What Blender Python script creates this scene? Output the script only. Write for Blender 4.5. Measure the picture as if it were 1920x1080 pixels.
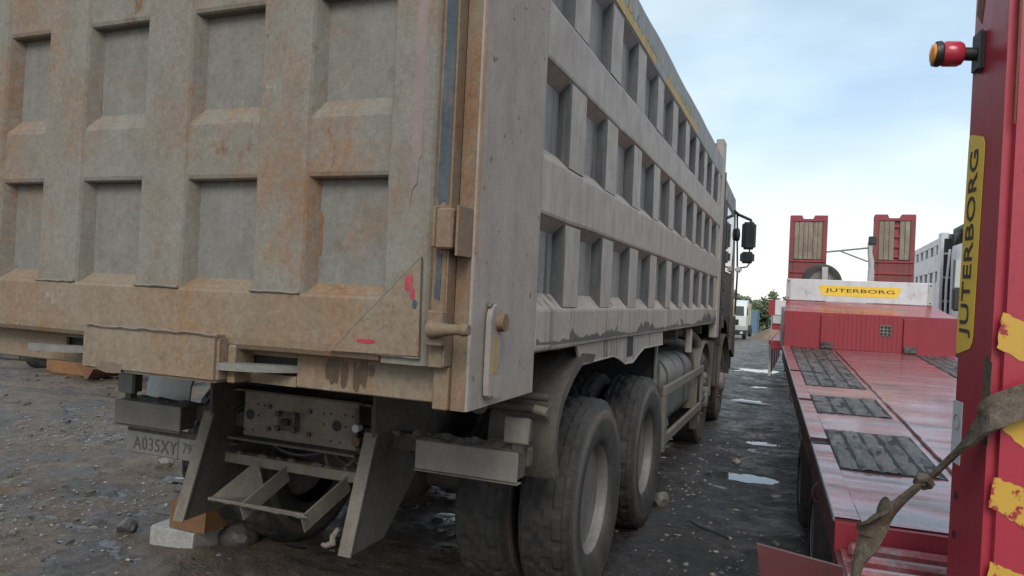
import bpy, bmesh, math, random
import numpy as np
from mathutils import Vector, Matrix
random.seed(7); rng = np.random.default_rng(7)
S = bpy.context.scene
for o in list(bpy.data.objects): bpy.data.objects.remove(o)
COL = S.collection
R = math.radians

# ------------------------------------------------------------ camera
cd = bpy.data.cameras.new('camera'); cam = bpy.data.objects.new('camera', cd); COL.objects.link(cam)
cd.sensor_width = 36; cd.lens = 25.383; cd.clip_start = 0.05; cd.clip_end = 2000
cr = Vector((0.92634, 0.37371, 0.04719)); cu = Vector((-0.04021, -0.02647, 0.99884)); cf = Vector((-0.37453, 0.92717, 0.0095))
m = Matrix((cr, cu, -cf)).transposed().to_4x4(); m.translation = (0, 0, 1.62)
cam.matrix_world = m
S.camera = cam

# ------------------------------------------------------------ sky, sun, exposure
SUN_EL, SUN_AZ = R(40), R(164)          # azimuth from +Y towards +X
w = bpy.data.worlds.new('World'); S.world = w; w.use_nodes = True
nt = w.node_tree; nt.nodes.clear()
def wn(t, **k):
    n = nt.nodes.new(t)
    for a, b in k.items(): setattr(n, a, b)
    return n
sky = wn('ShaderNodeTexSky', sky_type='NISHITA', sun_disc=False, sun_elevation=SUN_EL, sun_rotation=SUN_AZ, air_density=1.0, dust_density=2.0, ozone_density=1.4)
tc = wn('ShaderNodeTexCoord')
sep = wn('ShaderNodeSeparateXYZ'); nt.links.new(tc.outputs['Generated'], sep.inputs[0])
# project the direction on a cloud layer so that clouds flatten towards the horizon
den = wn('ShaderNodeMath', operation='ADD'); den.inputs[1].default_value = 0.22
absz = wn('ShaderNodeMath', operation='ABSOLUTE'); nt.links.new(sep.outputs['Z'], absz.inputs[0]); nt.links.new(absz.outputs[0], den.inputs[0])
dv = wn('ShaderNodeVectorMath', operation='DIVIDE'); nt.links.new(tc.outputs['Generated'], dv.inputs[0])
cmb = wn('ShaderNodeCombineXYZ')
for i in range(3): nt.links.new(den.outputs[0], cmb.inputs[i])
nt.links.new(cmb.outputs[0], dv.inputs[1])
nz = wn('ShaderNodeTexNoise'); nz.inputs['Scale'].default_value = 1.25; nz.inputs['Detail'].default_value = 7; nz.inputs['Roughness'].default_value = 0.5; nz.inputs['Distortion'].default_value = 0.25
nt.links.new(dv.outputs[0], nz.inputs['Vector'])
rp = wn('ShaderNodeValToRGB'); rp.color_ramp.elements[0].position = 0.34; rp.color_ramp.elements[0].color = (.62, .62, .62, 1); rp.color_ramp.elements[1].position = 0.64; rp.color_ramp.elements[1].color = (.96, .96, .96, 1)
nt.links.new(nz.outputs['Fac'], rp.inputs[0])
nz2 = wn('ShaderNodeTexNoise'); nz2.inputs['Scale'].default_value = 2.1; nz2.inputs['Detail'].default_value = 6
off = wn('ShaderNodeVectorMath', operation='ADD'); off.inputs[1].default_value = (3.1, 7.7, 1.9)
nt.links.new(dv.outputs[0], off.inputs[0]); nt.links.new(off.outputs[0], nz2.inputs['Vector'])
rp2 = wn('ShaderNodeValToRGB'); rp2.color_ramp.elements[0].position = 0.33; rp2.color_ramp.elements[0].color = (2.25, 2.9, 3.4, 1); rp2.color_ramp.elements[1].position = 0.66; rp2.color_ramp.elements[1].color = (3.35, 4.0, 4.4, 1)
nt.links.new(nz2.outputs['Fac'], rp2.inputs[0])
# overcast layer: thin pale cloud is brighter low over the horizon
hz = wn('ShaderNodeMapRange'); hz.inputs['From Min'].default_value = 0.0; hz.inputs['From Max'].default_value = 0.30; hz.inputs['To Min'].default_value = 1.0; hz.inputs['To Max'].default_value = 0.0
hz.interpolation_type = 'SMOOTHSTEP'; nt.links.new(absz.outputs[0], hz.inputs['Value'])
mxh = wn('ShaderNodeMix', data_type='RGBA'); mxh.inputs[7].default_value = (4.8, 4.75, 4.55, 1)
nt.links.new(hz.outputs[0], mxh.inputs[0]); nt.links.new(rp2.outputs[0], mxh.inputs[6])
cov = wn('ShaderNodeMath', operation='MAXIMUM'); nt.links.new(rp.outputs[0], cov.inputs[0]); 
hz9 = wn('ShaderNodeMath', operation='MULTIPLY'); hz9.inputs[1].default_value = 0.96; nt.links.new(hz.outputs[0], hz9.inputs[0]); nt.links.new(hz9.outputs[0], cov.inputs[1])
mx = wn('ShaderNodeMix', data_type='RGBA'); nt.links.new(cov.outputs[0], mx.inputs[0]); nt.links.new(sky.outputs[0], mx.inputs[6]); nt.links.new(mxh.outputs[2], mx.inputs[7])
bg = wn('ShaderNodeBackground'); bg.inputs[1].default_value = 0.1
wo = wn('ShaderNodeOutputWorld'); nt.links.new(mx.outputs[2], bg.inputs[0]); nt.links.new(bg.outputs[0], wo.inputs[0])

sd = bpy.data.lights.new('sun', 'SUN'); sd.energy = 0.9; sd.angle = R(28); sd.color = (1.0, 0.95, 0.88)
so = bpy.data.objects.new('sun', sd); COL.objects.link(so)
sdir = Vector((math.sin(SUN_AZ)*math.cos(SUN_EL), math.cos(SUN_AZ)*math.cos(SUN_EL), math.sin(SUN_EL)))
so.rotation_euler = sdir.to_track_quat('Z', 'Y').to_euler()
S.view_settings.view_transform = 'Standard'; S.view_settings.look = 'None'; S.view_settings.gamma = 1; S.view_settings.exposure = 1.3

# ------------------------------------------------------------ material helpers
MATS = {}
class NM:
    def __init__(s, name):
        s.m = bpy.data.materials.new(name); s.m.use_nodes = True; s.t = s.m.node_tree
        s.b = s.t.nodes['Principled BSDF']; s.pos = None
    def n(s, t, **k):
        x = s.t.nodes.new(t)
        for a, b in k.items(): setattr(x, a, b)
        return x
    def l(s, a, b): s.t.links.new(a, b)
    def P(s, scale=(1, 1, 1), off=(0, 0, 0)):
        if s.pos is None: s.pos = s.n('ShaderNodeNewGeometry').outputs['Position']
        v = s.n('ShaderNodeVectorMath', operation='MULTIPLY_ADD'); v.inputs[1].default_value = scale; v.inputs[2].default_value = off
        s.l(s.pos, v.inputs[0]); return v.outputs[0]
    def noise(s, sc, detail=6, rough=0.6, scale=(1, 1, 1), off=(0, 0, 0), dist=0):
        x = s.n('ShaderNodeTexNoise'); x.inputs['Scale'].default_value = sc; x.inputs['Detail'].default_value = detail
        x.inputs['Roughness'].default_value = rough; x.inputs['Distortion'].default_value = dist
        s.l(s.P(scale, off), x.inputs['Vector']); return x.outputs['Fac']
    def rng(s, v, a, b, c=0., d=1.):
        x = s.n('ShaderNodeMapRange'); x.inputs['From Min'].default_value = a; x.inputs['From Max'].default_value = b
        x.inputs['To Min'].default_value = c; x.inputs['To Max'].default_value = d; s.l(v, x.inputs['Value']); return x.outputs[0]
    def math(s, op, a, b):
        x = s.n('ShaderNodeMath', operation=op)
        for i, q in enumerate((a, b)):
            if isinstance(q, (int, float)): x.inputs[i].default_value = q
            else: s.l(q, x.inputs[i])
        return x.outputs[0]
    def mix(s, f, a, b, blend='MIX'):
        x = s.n('ShaderNodeMix', data_type='RGBA', blend_type=blend)
        for i, q in ((0, f), (6, a), (7, b)):
            if isinstance(q, (int, float)): x.inputs[i].default_value = q
            elif isinstance(q, tuple): x.inputs[i].default_value = q if len(q) == 4 else q + (1,)
            else: s.l(q, x.inputs[i])
        return x.outputs[2]
    def bump(s, h, strength=.3, dist=.01):
        x = s.n('ShaderNodeBump'); x.inputs['Strength'].default_value = strength; x.inputs['Distance'].default_value = dist
        s.l(h, x.inputs['Height']); s.l(x.outputs[0], s.b.inputs['Normal'])
    def done(s, col=None, rough=None, metal=0., spec=.5):
        for k, v in (('Base Color', col), ('Roughness', rough)):
            if v is None: continue
            if isinstance(v, (int, float)): s.b.inputs[k].default_value = v
            elif isinstance(v, tuple): s.b.inputs[k].default_value = v + (1,)
            else: s.l(v, s.b.inputs[k])
        s.b.inputs['Metallic'].default_value = metal; s.b.inputs['Specular IOR Level'].default_value = spec
        return s.m

def dirty(name, a, b, rust=0.0, rustcol=(.21, .095, .035), streak=0.0, streakcol=(.05, .048, .045), drip=0.0, dripcol=(.42, .44, .42), speck=.16, rough=(.62, .85), bump=.25, bs=35, sc=2.3, off=(0, 0, 0), spec=.3, fleck=0.0, chip=0.0, dent=0.0):
    q = NM(name)
    n1 = q.noise(sc, 7, .62, off=off); n2 = q.noise(42, 5, .65, off=off); n3 = q.noise(9, 6, .7, (1, 1, .55), off)
    c = q.mix(q.rng(n1, .36, .66), a, b)
    c = q.mix(q.rng(n3, .42, .68, 0, .55), c, tuple(x*.72 for x in a))
    if drip:
        st = q.noise(1.0, 6, .6, (26, 26, .8), off)
        c = q.mix(q.math('MULTIPLY', q.rng(st, .56, .72), drip), c, dripcol)
    if streak:
        st = q.noise(1.0, 7, .65, (21, 21, 1.1), (4, 2, 9))
        big = q.noise(1.3, 4, .5, off=(5, 1, 0))
        c = q.mix(q.math('MULTIPLY', q.math('MULTIPLY', q.rng(st, .52, .64), q.rng(big, .38, .6)), streak), c, streakcol)
    if rust:
        r1 = q.noise(2.6, 9, .68, (1, 1, .7), (off[0]+11, off[1]+3, off[2])); r2 = q.noise(55, 6, .75, (1, 1, .5), (1, 2, 3))
        mk = q.math('MULTIPLY', q.rng(r1, .62-rust*.2, .74-rust*.12), q.rng(r2, .3, .62))
        c = q.mix(q.math('MULTIPLY', mk, .9), c, rustcol)
        r3 = q.noise(7, 8, .75, (1, 1, .8), (2, 9, 3))
        c = q.mix(q.math('MULTIPLY', q.rng(r3, .60, .69), min(1, rust*1.3)), c, tuple(x*.6 for x in rustcol))
        r4 = q.noise(70, 5, .7, (1, 1, .6), (6, 1, 3)); r5 = q.noise(1.7, 6, .6, off=(off[0]+1, 4, 8))
        c = q.mix(q.math('MULTIPLY', q.math('MULTIPLY', q.rng(r4, .52, .66), q.rng(r5, .4, .62)), min(1, rust*.9)), c, tuple(x*.85 for x in rustcol))
    if fleck:
        f1 = q.noise(20, 3, .5, off=(7, 7, 7)); c = q.mix(q.math('MULTIPLY', q.rng(f1, .67, .70), fleck), c, (.04, .036, .033))
    c = q.mix(min(1, speck*2.4), c, q.mix(q.rng(n2, .28, .72), (.55, .55, .56), (1.32, 1.31, 1.29)), 'MULTIPLY')
    n6 = q.noise(150, 3, .6, off=off); c = q.mix(min(1, speck*2.6), c, q.mix(q.rng(n6, .3, .7), (.68, .67, .66), (1.26, 1.26, 1.26)), 'MULTIPLY')
    if chip:
        ch = q.noise(11, 8, .72, off=(off[0]+2, off[1]+8, off[2]+4)); c = q.mix(q.math('MULTIPLY', q.rng(ch, .655, .675), chip), c, (.235, .255, .25)); c = q.mix(q.math('MULTIPLY', q.rng(q.noise(15, 7, .7, off=(9, 3, 1)), .66, .69), chip), c, (.055, .05, .046))
    if dent:
        n2 = q.math('ADD', n2, q.math('MULTIPLY', q.noise(2.0, 3, .5, off=off), dent))
    q.bump(q.math('ADD', q.math('MULTIPLY', n2, .6), q.math('MULTIPLY', n3, 1.2)), bump, .008)
    return q.done(c, q.rng(n3, .3, .7, *rough), spec=spec)

def plain(name, col, rough=.5, var=.25, bump=.1, sc=14, metal=0., spec=.5):
    q = NM(name); n = q.noise(sc, 6, .65); n2 = q.noise(sc*6, 4, .6)
    c = q.mix(q.rng(n, .3, .7), tuple(x*(1-var) for x in col), tuple(min(1, x*(1+var)) for x in col))
    q.bump(n2, bump, .004); return q.done(c, q.rng(n, .3, .7, max(.03, rough-.12), min(1, rough+.12)), metal, spec)

M = {}
M['gate'] = dirty('gate_mud', (.198, .178, .146), (.19, .184, .16), chip=.6, dent=6, rust=.62, rustcol=(.225, .105, .042), drip=.08, dripcol=(.28, .265, .23), bump=.35)
M['gate_panel'] = dirty('gate_panel_mud', (.178, .17, .15), (.182, .18, .166), chip=.5, dent=5, rust=.36, rustcol=(.22, .115, .05), drip=.12, dripcol=(.29, .30, .28), bump=.22, sc=1.6, off=(3, 1, 5))
M['gate_band'] = dirty('gate_band_mud', (.215, .17, .12), (.205, .175, .136), chip=.6, dent=6, rust=.85, rustcol=(.215, .115, .054), drip=.1, dripcol=(.28, .25, .20), bump=.35, off=(8, 0, 2))
M['post'] = dirty('post_paint', (.28, .241, .214), (.31, .267, .238), rust=.2, rustcol=(.24, .15, .09), drip=.15, dripcol=(.35, .31, .285), fleck=.7, dent=7, chip=.2, streak=.2, streakcol=(.12, .1, .085), bump=.12, speck=.1)
M['post_rear'] = dirty('post_rear_rust', (.20, .142, .092), (.18, .15, .115), rust=.9, rustcol=(.19, .085, .035), drip=.2, dripcol=(.15, .18, .20), bump=.4)
M['side'] = dirty('side_paint', (.285, .249, .218), (.315, .277, .244), rust=.14, streak=.3, streakcol=(.12, .105, .09), dent=7, chip=.25, drip=.12, dripcol=(.39, .355, .325), bump=.1, speck=.09, rough=(.45, .7), spec=.4)
M['side_low'] = dirty('side_low_paint', (.295, .255, .222), (.335, .297, .262), rust=.08, streak=1.0, streakcol=(.055, .05, .045), drip=.3, dripcol=(.33, .31, .29), bump=.15, speck=.12)
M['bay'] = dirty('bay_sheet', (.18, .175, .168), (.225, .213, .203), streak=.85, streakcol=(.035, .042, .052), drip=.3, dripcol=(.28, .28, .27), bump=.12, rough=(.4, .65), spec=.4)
M['slat_edge'] = dirty('slat_edge_shade_grime', (.045, .051, .058), (.085, .086, .086), streak=.9, streakcol=(.016, .02, .026), drip=.4, dripcol=(.15, .146, .14), bump=.15, rough=(.35, .6), spec=.4)  # recess shade on the slat sides painted in, together with wet grime
M['cargo_top'] = dirty('top_rail_paint', (.24, .245, .25), (.28, .28, .28), rust=.06, drip=.3, dripcol=(.34, .345, .345), bump=.1, speck=.1)
M['yellow_strip'] = dirty('yellow_strip_paint', (.44, .30, .10), (.40, .31, .16), rust=.12, streak=.5, streakcol=(.08, .07, .05), drip=.4, dripcol=(.24, .34, .30), bump=.1)
M['teal'] = dirty('teal_flake_paint', (.16, .27, .22), (.24, .31, .26), drip=.3, bump=.1)
M['blue'] = dirty('blue_bare_paint', (.045, .066, .085), (.075, .09, .098), rust=.45, rustcol=(.20, .14, .09), drip=.3, dripcol=(.17, .17, .15), bump=.3)
M['chassis'] = dirty('chassis_mud', (.07, .062, .054), (.10, .09, .077), rust=.35, rustcol=(.13, .075, .042), drip=.1, dripcol=(.15, .14, .125), bump=.5, speck=.2)
M['chassis_light'] = dirty('chassis_dust', (.145, .127, .106), (.185, .165, .138), rust=.45, rustcol=(.15, .088, .05), chip=.4, drip=.1, dripcol=(.22, .21, .19), bump=.35)
M['lamp_dust'] = dirty('lamp_dust', (.19, .17, .15), (.215, .195, .175), drip=.3, dripcol=(.22, .21, .195), bump=.1, speck=.08)
M['lamp_grey'] = dirty('lamp_green_dust', (.16, .175, .155), (.19, .20, .18), drip=.3, dripcol=(.22, .23, .21), bump=.1, speck=.08)
M['plate'] = dirty('plate_dust', (.21, .20, .175), (.25, .24, .215), drip=.2, dripcol=(.3, .29, .27), bump=.2, speck=.1)
M['plate_ink'] = dirty('plate_ink_dust', (.085, .08, .07), (.12, .112, .1), bump=.2, speck=.1)
M['dark'] = plain('near_black', (.018, .018, .019), .8)  # near-black for holes, slots, backing sheets and plain dark parts
M['mudclod'] = dirty('caked_mud', (.10, .088, .072), (.14, .125, .105), bump=.9, bs=20)
M['tyre'] = dirty('tyre_rubber', (.032, .031, .03), (.062, .058, .053), drip=.0, bump=.45, speck=.2, rough=(.7, .92), sc=4, spec=.25)
M['tyre_side'] = dirty('tyre_sidewall', (.05, .047, .044), (.085, .078, .07), bump=.3, speck=.15, rough=(.7, .92), sc=5, spec=.25)
M['tyre_ring'] = dirty('tyre_dust_ring', (.10, .078, .064), (.14, .115, .098), bump=.3, speck=.15)
M['rim'] = dirty('rim_dust', (.155, .14, .128), (.22, .205, .19), rust=.2, rustcol=(.13, .075, .045), drip=.1, bump=.2, rough=(.35, .65), spec=.5)
M['cab'] = dirty('cab_paint', (.035, .022, .02), (.05, .036, .03), drip=.2, dripcol=(.09, .08, .07), bump=.1, rough=(.3, .6))
M['cab_trim'] = dirty('cab_trim_dust', (.05, .045, .038), (.09, .08, .066), bump=.2)
M['black'] = plain('black_plastic', (.02, .021, .022), .5)
q = NM('glass_dark'); M['glass'] = q.done((.02, .026, .03), q.rng(q.noise(6), .3, .7, .03, .09), 0, .8)
M['tank'] = dirty('tank_metal', (.17, .165, .145), (.23, .22, .195), streak=.3, drip=.2, dripcol=(.28, .27, .24), bump=.15, rough=(.4, .7), spec=.4)
M['hose'] = dirty('hose_rubber', (.07, .066, .058), (.12, .112, .1), bump=.3)
M['red_mark'] = dirty('red_spray', (.36, .035, .06), (.28, .10, .09), rust=.15, bump=.2)
M['pink'] = dirty('pink_primer', (.235, .18, .168), (.215, .17, .155), rust=.25, drip=.2, dripcol=(.33, .28, .27), bump=.12, speck=.08)
M['orange_edge'] = dirty('orange_edge_dust', (.42, .24, .13), (.34, .22, .14), rust=.25, bump=.2)
M['lever_yellow'] = dirty('lever_yellow', (.38, .22, .05), (.30, .20, .08), rust=.2, bump=.15)
M['concrete'] = dirty('concrete_block', (.30, .29, .275), (.38, .37, .35), bump=.6, speck=.25)
M['timber'] = dirty('wet_timber', (.22, .105, .045), (.17, .09, .045), drip=.3, dripcol=(.28, .15, .07), bump=.4)
M['rusty'] = dirty('rusty_steel', (.15, .062, .035), (.12, .075, .055), rust=.5, drip=.3, dripcol=(.2, .12, .09), bump=.4)
M['sand'] = dirty('sand_pile', (.20, .145, .105), (.25, .19, .14), bump=.6)
# red trailer paint
def redpaint(name, a, b, wear=.3, wearcol=(.28, .22, .21), rough=(.14, .42), streaks=False, bump=.12, wet=0):
    q = NM(name); n1 = q.noise(2.2, 7, .6); n2 = q.noise(30, 6, .7); n3 = q.noise(7, 7, .7, (.8, 2.4, 1), (3, 3, 1))
    c = q.mix(q.rng(n1, .3, .7), a, b)
    wk = q.math('MULTIPLY', q.rng(n3, .66-wear*.35, .78-wear*.2), q.rng(n2, .25, .6))
    c = q.mix(wk, c, wearcol)
    if streaks:
        c = q.mix(q.math('MULTIPLY', q.rng(q.noise(1, 6, .6, (24, 24, .9)), .55, .72), .5), c, (.10, .035, .028))
    c = q.mix(.3, c, q.mix(q.rng(n2, .25, .75), (.7, .7, .7), (1.15, 1.15, 1.15)), 'MULTIPLY')
    q.bump(q.math('ADD', n2, n3), bump, .006)
    if wet:
        c = q.mix(q.math('MULTIPLY', q.rng(q.noise(3.3, 8, .7, (.5, 2.2, 1), (7, 1, 2)), .50, .60), .85), c, (.085, .05, .046)); c = q.mix(q.math('MULTIPLY', q.rng(q.noise(60, 5, .7), .58, .66), .6), c, (.30, .26, .25)); c = q.mix(q.math('MULTIPLY', q.rng(q.noise(13, 6, .7, (1, 1, 1), (2, 2, 8)), .62, .66), .7), c, (.16, .06, .035))
        wm = q.noise(1.6, 6, .6, (.5, 3.2, 1), (2, 5, 1)); q.l(q.rng(wm, .38, .52, .15, wet), q.b.inputs['Coat Weight']); q.b.inputs['Coat Roughness'].default_value = .16
        bn = q.n('ShaderNodeBump'); bn.inputs['Strength'].default_value = .12; bn.inputs['Distance'].default_value = .01; q.l(q.noise(5, 4, .5, (.6, 2.5, 1)), bn.inputs['Height']); q.l(bn.outputs[0], q.b.inputs['Coat Normal'])
    return q.done(c, q.rng(q.math('ADD', n1, q.math('MULTIPLY', n3, .6)), .55, 1.0, *rough), spec=.5)
M['red'] = redpaint('red_paint', (.29, .03, .044), (.235, .026, .038), .2, (.13, .055, .045), (.3, .5), True)
M['red_post'] = redpaint('red_post_paint', (.36, .032, .05), (.31, .028, .045), .03, (.2, .09, .07), (.25, .42))
M['deck'] = redpaint('wet_deck_paint', (.33, .042, .052), (.25, .055, .058), .7, (.27, .19, .19), (.22, .5), False, .7, .9)
M['red_wet'] = redpaint('red_wet_paint', (.30, .03, .04), (.26, .026, .036), .1, (.25, .1, .06), (.2, .4), False, .1, 1.0)
M['red_mud'] = redpaint('muddy_red_paint', (.26, .035, .038), (.20, .04, .04), .75, (.10, .055, .045), (.4, .7), True)
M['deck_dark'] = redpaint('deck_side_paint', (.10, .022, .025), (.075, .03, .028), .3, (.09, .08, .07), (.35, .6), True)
q = NM('wet_deck_wood'); n1 = q.noise(7, 8, .7, (1.6, .5, 1)); n2 = q.noise(30, 6, .75, (1.5, .35, 1), (1, 2, 3)); n3 = q.noise(16, 5, .65, (1, .6, 1), (4, 4, 4))
c = q.mix(q.rng(n1, .36, .64), (.022, .021, .020), (.13, .122, .11)); c = q.mix(q.rng(n3, .55, .64, 0, .8), c, (.19, .18, .165)); c = q.mix(q.rng(n2, .55, .66, 0, .85), c, (.014, .013, .012))  # pale patches paint wet glints into the wood colour
q.bump(q.math('ADD', n2, q.math('MULTIPLY', n1, 1.5)), .9, .02)
M['wood_wet'] = q.done(c, q.rng(n1, .35, .65, .5, .2), spec=.5)
M['wood'] = dirty('ramp_wood', (.22, .18, .135), (.31, .265, .205), drip=.4, dripcol=(.13, .10, .075), bump=.4, streak=.4, streakcol=(.09, .06, .045))
M['white'] = dirty('white_board', (.56, .56, .57), (.62, .62, .63), drip=.12, dripcol=(.5, .48, .46), rust=.03, bump=.05, speck=.04, rough=(.3, .5))
M['offwhite'] = dirty('grey_white_paint', (.40, .40, .39), (.48, .48, .46), drip=.3, dripcol=(.32, .31, .29), bump=.08, speck=.06)
M['yellow'] = plain('sticker_yellow', (.80, .52, .06), .35, .06, .03)
M['ink'] = plain('sticker_ink', (.035, .028, .022), .4, .1, .02)
q = NM('worn_yellow'); n = q.noise(26, 6, .65); nb = q.noise(5, 5, .6)
chip = q.rng(q.math('ADD', n, q.math('MULTIPLY', nb, .8)), .97, 1.02)
M['yellow_worn'] = q.done(q.mix(chip, q.mix(q.rng(nb, .3, .7), (.52, .30, .035), (.46, .28, .05)), (.27, .02, .032)), .45)
M['strap'] = dirty('dirty_strap', (.085, .064, .047), (.135, .108, .082), drip=.0, bump=.9, speck=.38, chip=.4)
q = NM('amber_lens'); M['amber'] = q.done((.75, .28, .04), .2)
q = NM('red_lens'); M['redlens'] = q.done((.40, .03, .05), .22)
M['truck_white'] = plain('white_cab_paint', (.60, .62, .62), .35, .05, .03)
M['yellow_box'] = plain('yellow_container_paint', (.55, .42, .20), .6, .1)
M['blue_box'] = plain('blue_container_paint', (.09, .16, .24), .6, .1)
M['leaf'] = plain('leaf', (.13, .155, .085), .7, .4, .0, 1.2)  # paled green: distance haze is put into the leaf colour
M['bark'] = plain('bark', (.08, .065, .05), .9)
M['steel'] = plain('grey_steel', (.22, .22, .22), .45, .2)
M['headboard'] = dirty('headboard_grey', (.12, .125, .125), (.16, .165, .16), bump=.15)
q = NM('puddle_water'); q.bump(q.noise(9, 3, .5), .03, .01)
M['water'] = q.done((.05, .05, .052), .03, 0, .5)
# ground: wet trodden dirt
q = NM('wet_dirt'); n1 = q.noise(.55, 8, .6); n2 = q.noise(5, 9, .7); n3 = q.noise(38, 7, .75); n4 = q.noise(1.7, 7, .65, off=(3, 8, 0)); n5 = q.noise(130, 3, .6)
sx = q.n('ShaderNodeSeparateXYZ'); q.l(q.P(), sx.inputs[0])
lane = q.rng(q.math('ADD', sx.outputs[0], q.math('MULTIPLY', n1, 1.6)), -2.0, -.2)
c = q.mix(q.rng(n2, .35, .66), (.105, .072, .047), (.155, .112, .076))
c = q.mix(lane, c, q.mix(q.rng(n2, .35, .66), (.024, .024, .025), (.048, .046, .045)))
c = q.mix(q.rng(n4, .46, .60, 0, .75), c, (.045, .038, .033))
c = q.mix(q.rng(n3, .57, .66, 0, .7), c, (.27, .245, .21))
c = q.mix(q.rng(n5, .6, .75, 0, .4), c, (.03, .028, .027))
wet = q.rng(q.math('ADD', q.math('MULTIPLY', n4, .6), q.math('MULTIPLY', n2, .4)), .42, .58)
film = q.rng(q.math('ADD', q.math('MULTIPLY', q.noise(3.2, 7, .62, (1, 1.5, 1), (9, 2, 0)), .7), q.math('MULTIPLY', n1, .3)), .575, .615)
q.bump(q.math('MULTIPLY', q.math('ADD', q.math('ADD', n3, q.math('MULTIPLY', n2, 2.5)), q.math('MULTIPLY', n5, .3)), q.rng(film, 0, 1, 1, .12)), .9, .03)
c = q.mix(q.math('MULTIPLY', film, .6), c, (.04, .037, .035))
rr = q.math('MULTIPLY', q.rng(wet, 0, 1, .72, .30), q.rng(film, 0, 1, 1, .28))
M['ground'] = q.done(c, rr, spec=.5)
M['grime'] = dirty('dark_grime_edge', (.075, .068, .06), (.12, .11, .10), rough=(.5, .8), bump=.2)
M['wet_mud'] = dirty('wet_mud_drip', (.085, .055, .036), (.12, .085, .058), rough=(.25, .5), bump=.2)
M['wet_clay'] = dirty('wet_clay_patch', (.15, .118, .085), (.17, .135, .10), rough=(.3, .5), bump=.2)
M['stone'] = dirty('rubble_stone', (.12, .105, .09), (.27, .25, .22), bump=.5, sc=5, rough=(.3, .7), spec=.5)
M['stone_dark'] = dirty('dark_rock', (.055, .052, .048), (.10, .094, .085), bump=.6, sc=6, rough=(.35, .7), spec=.5)

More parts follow.
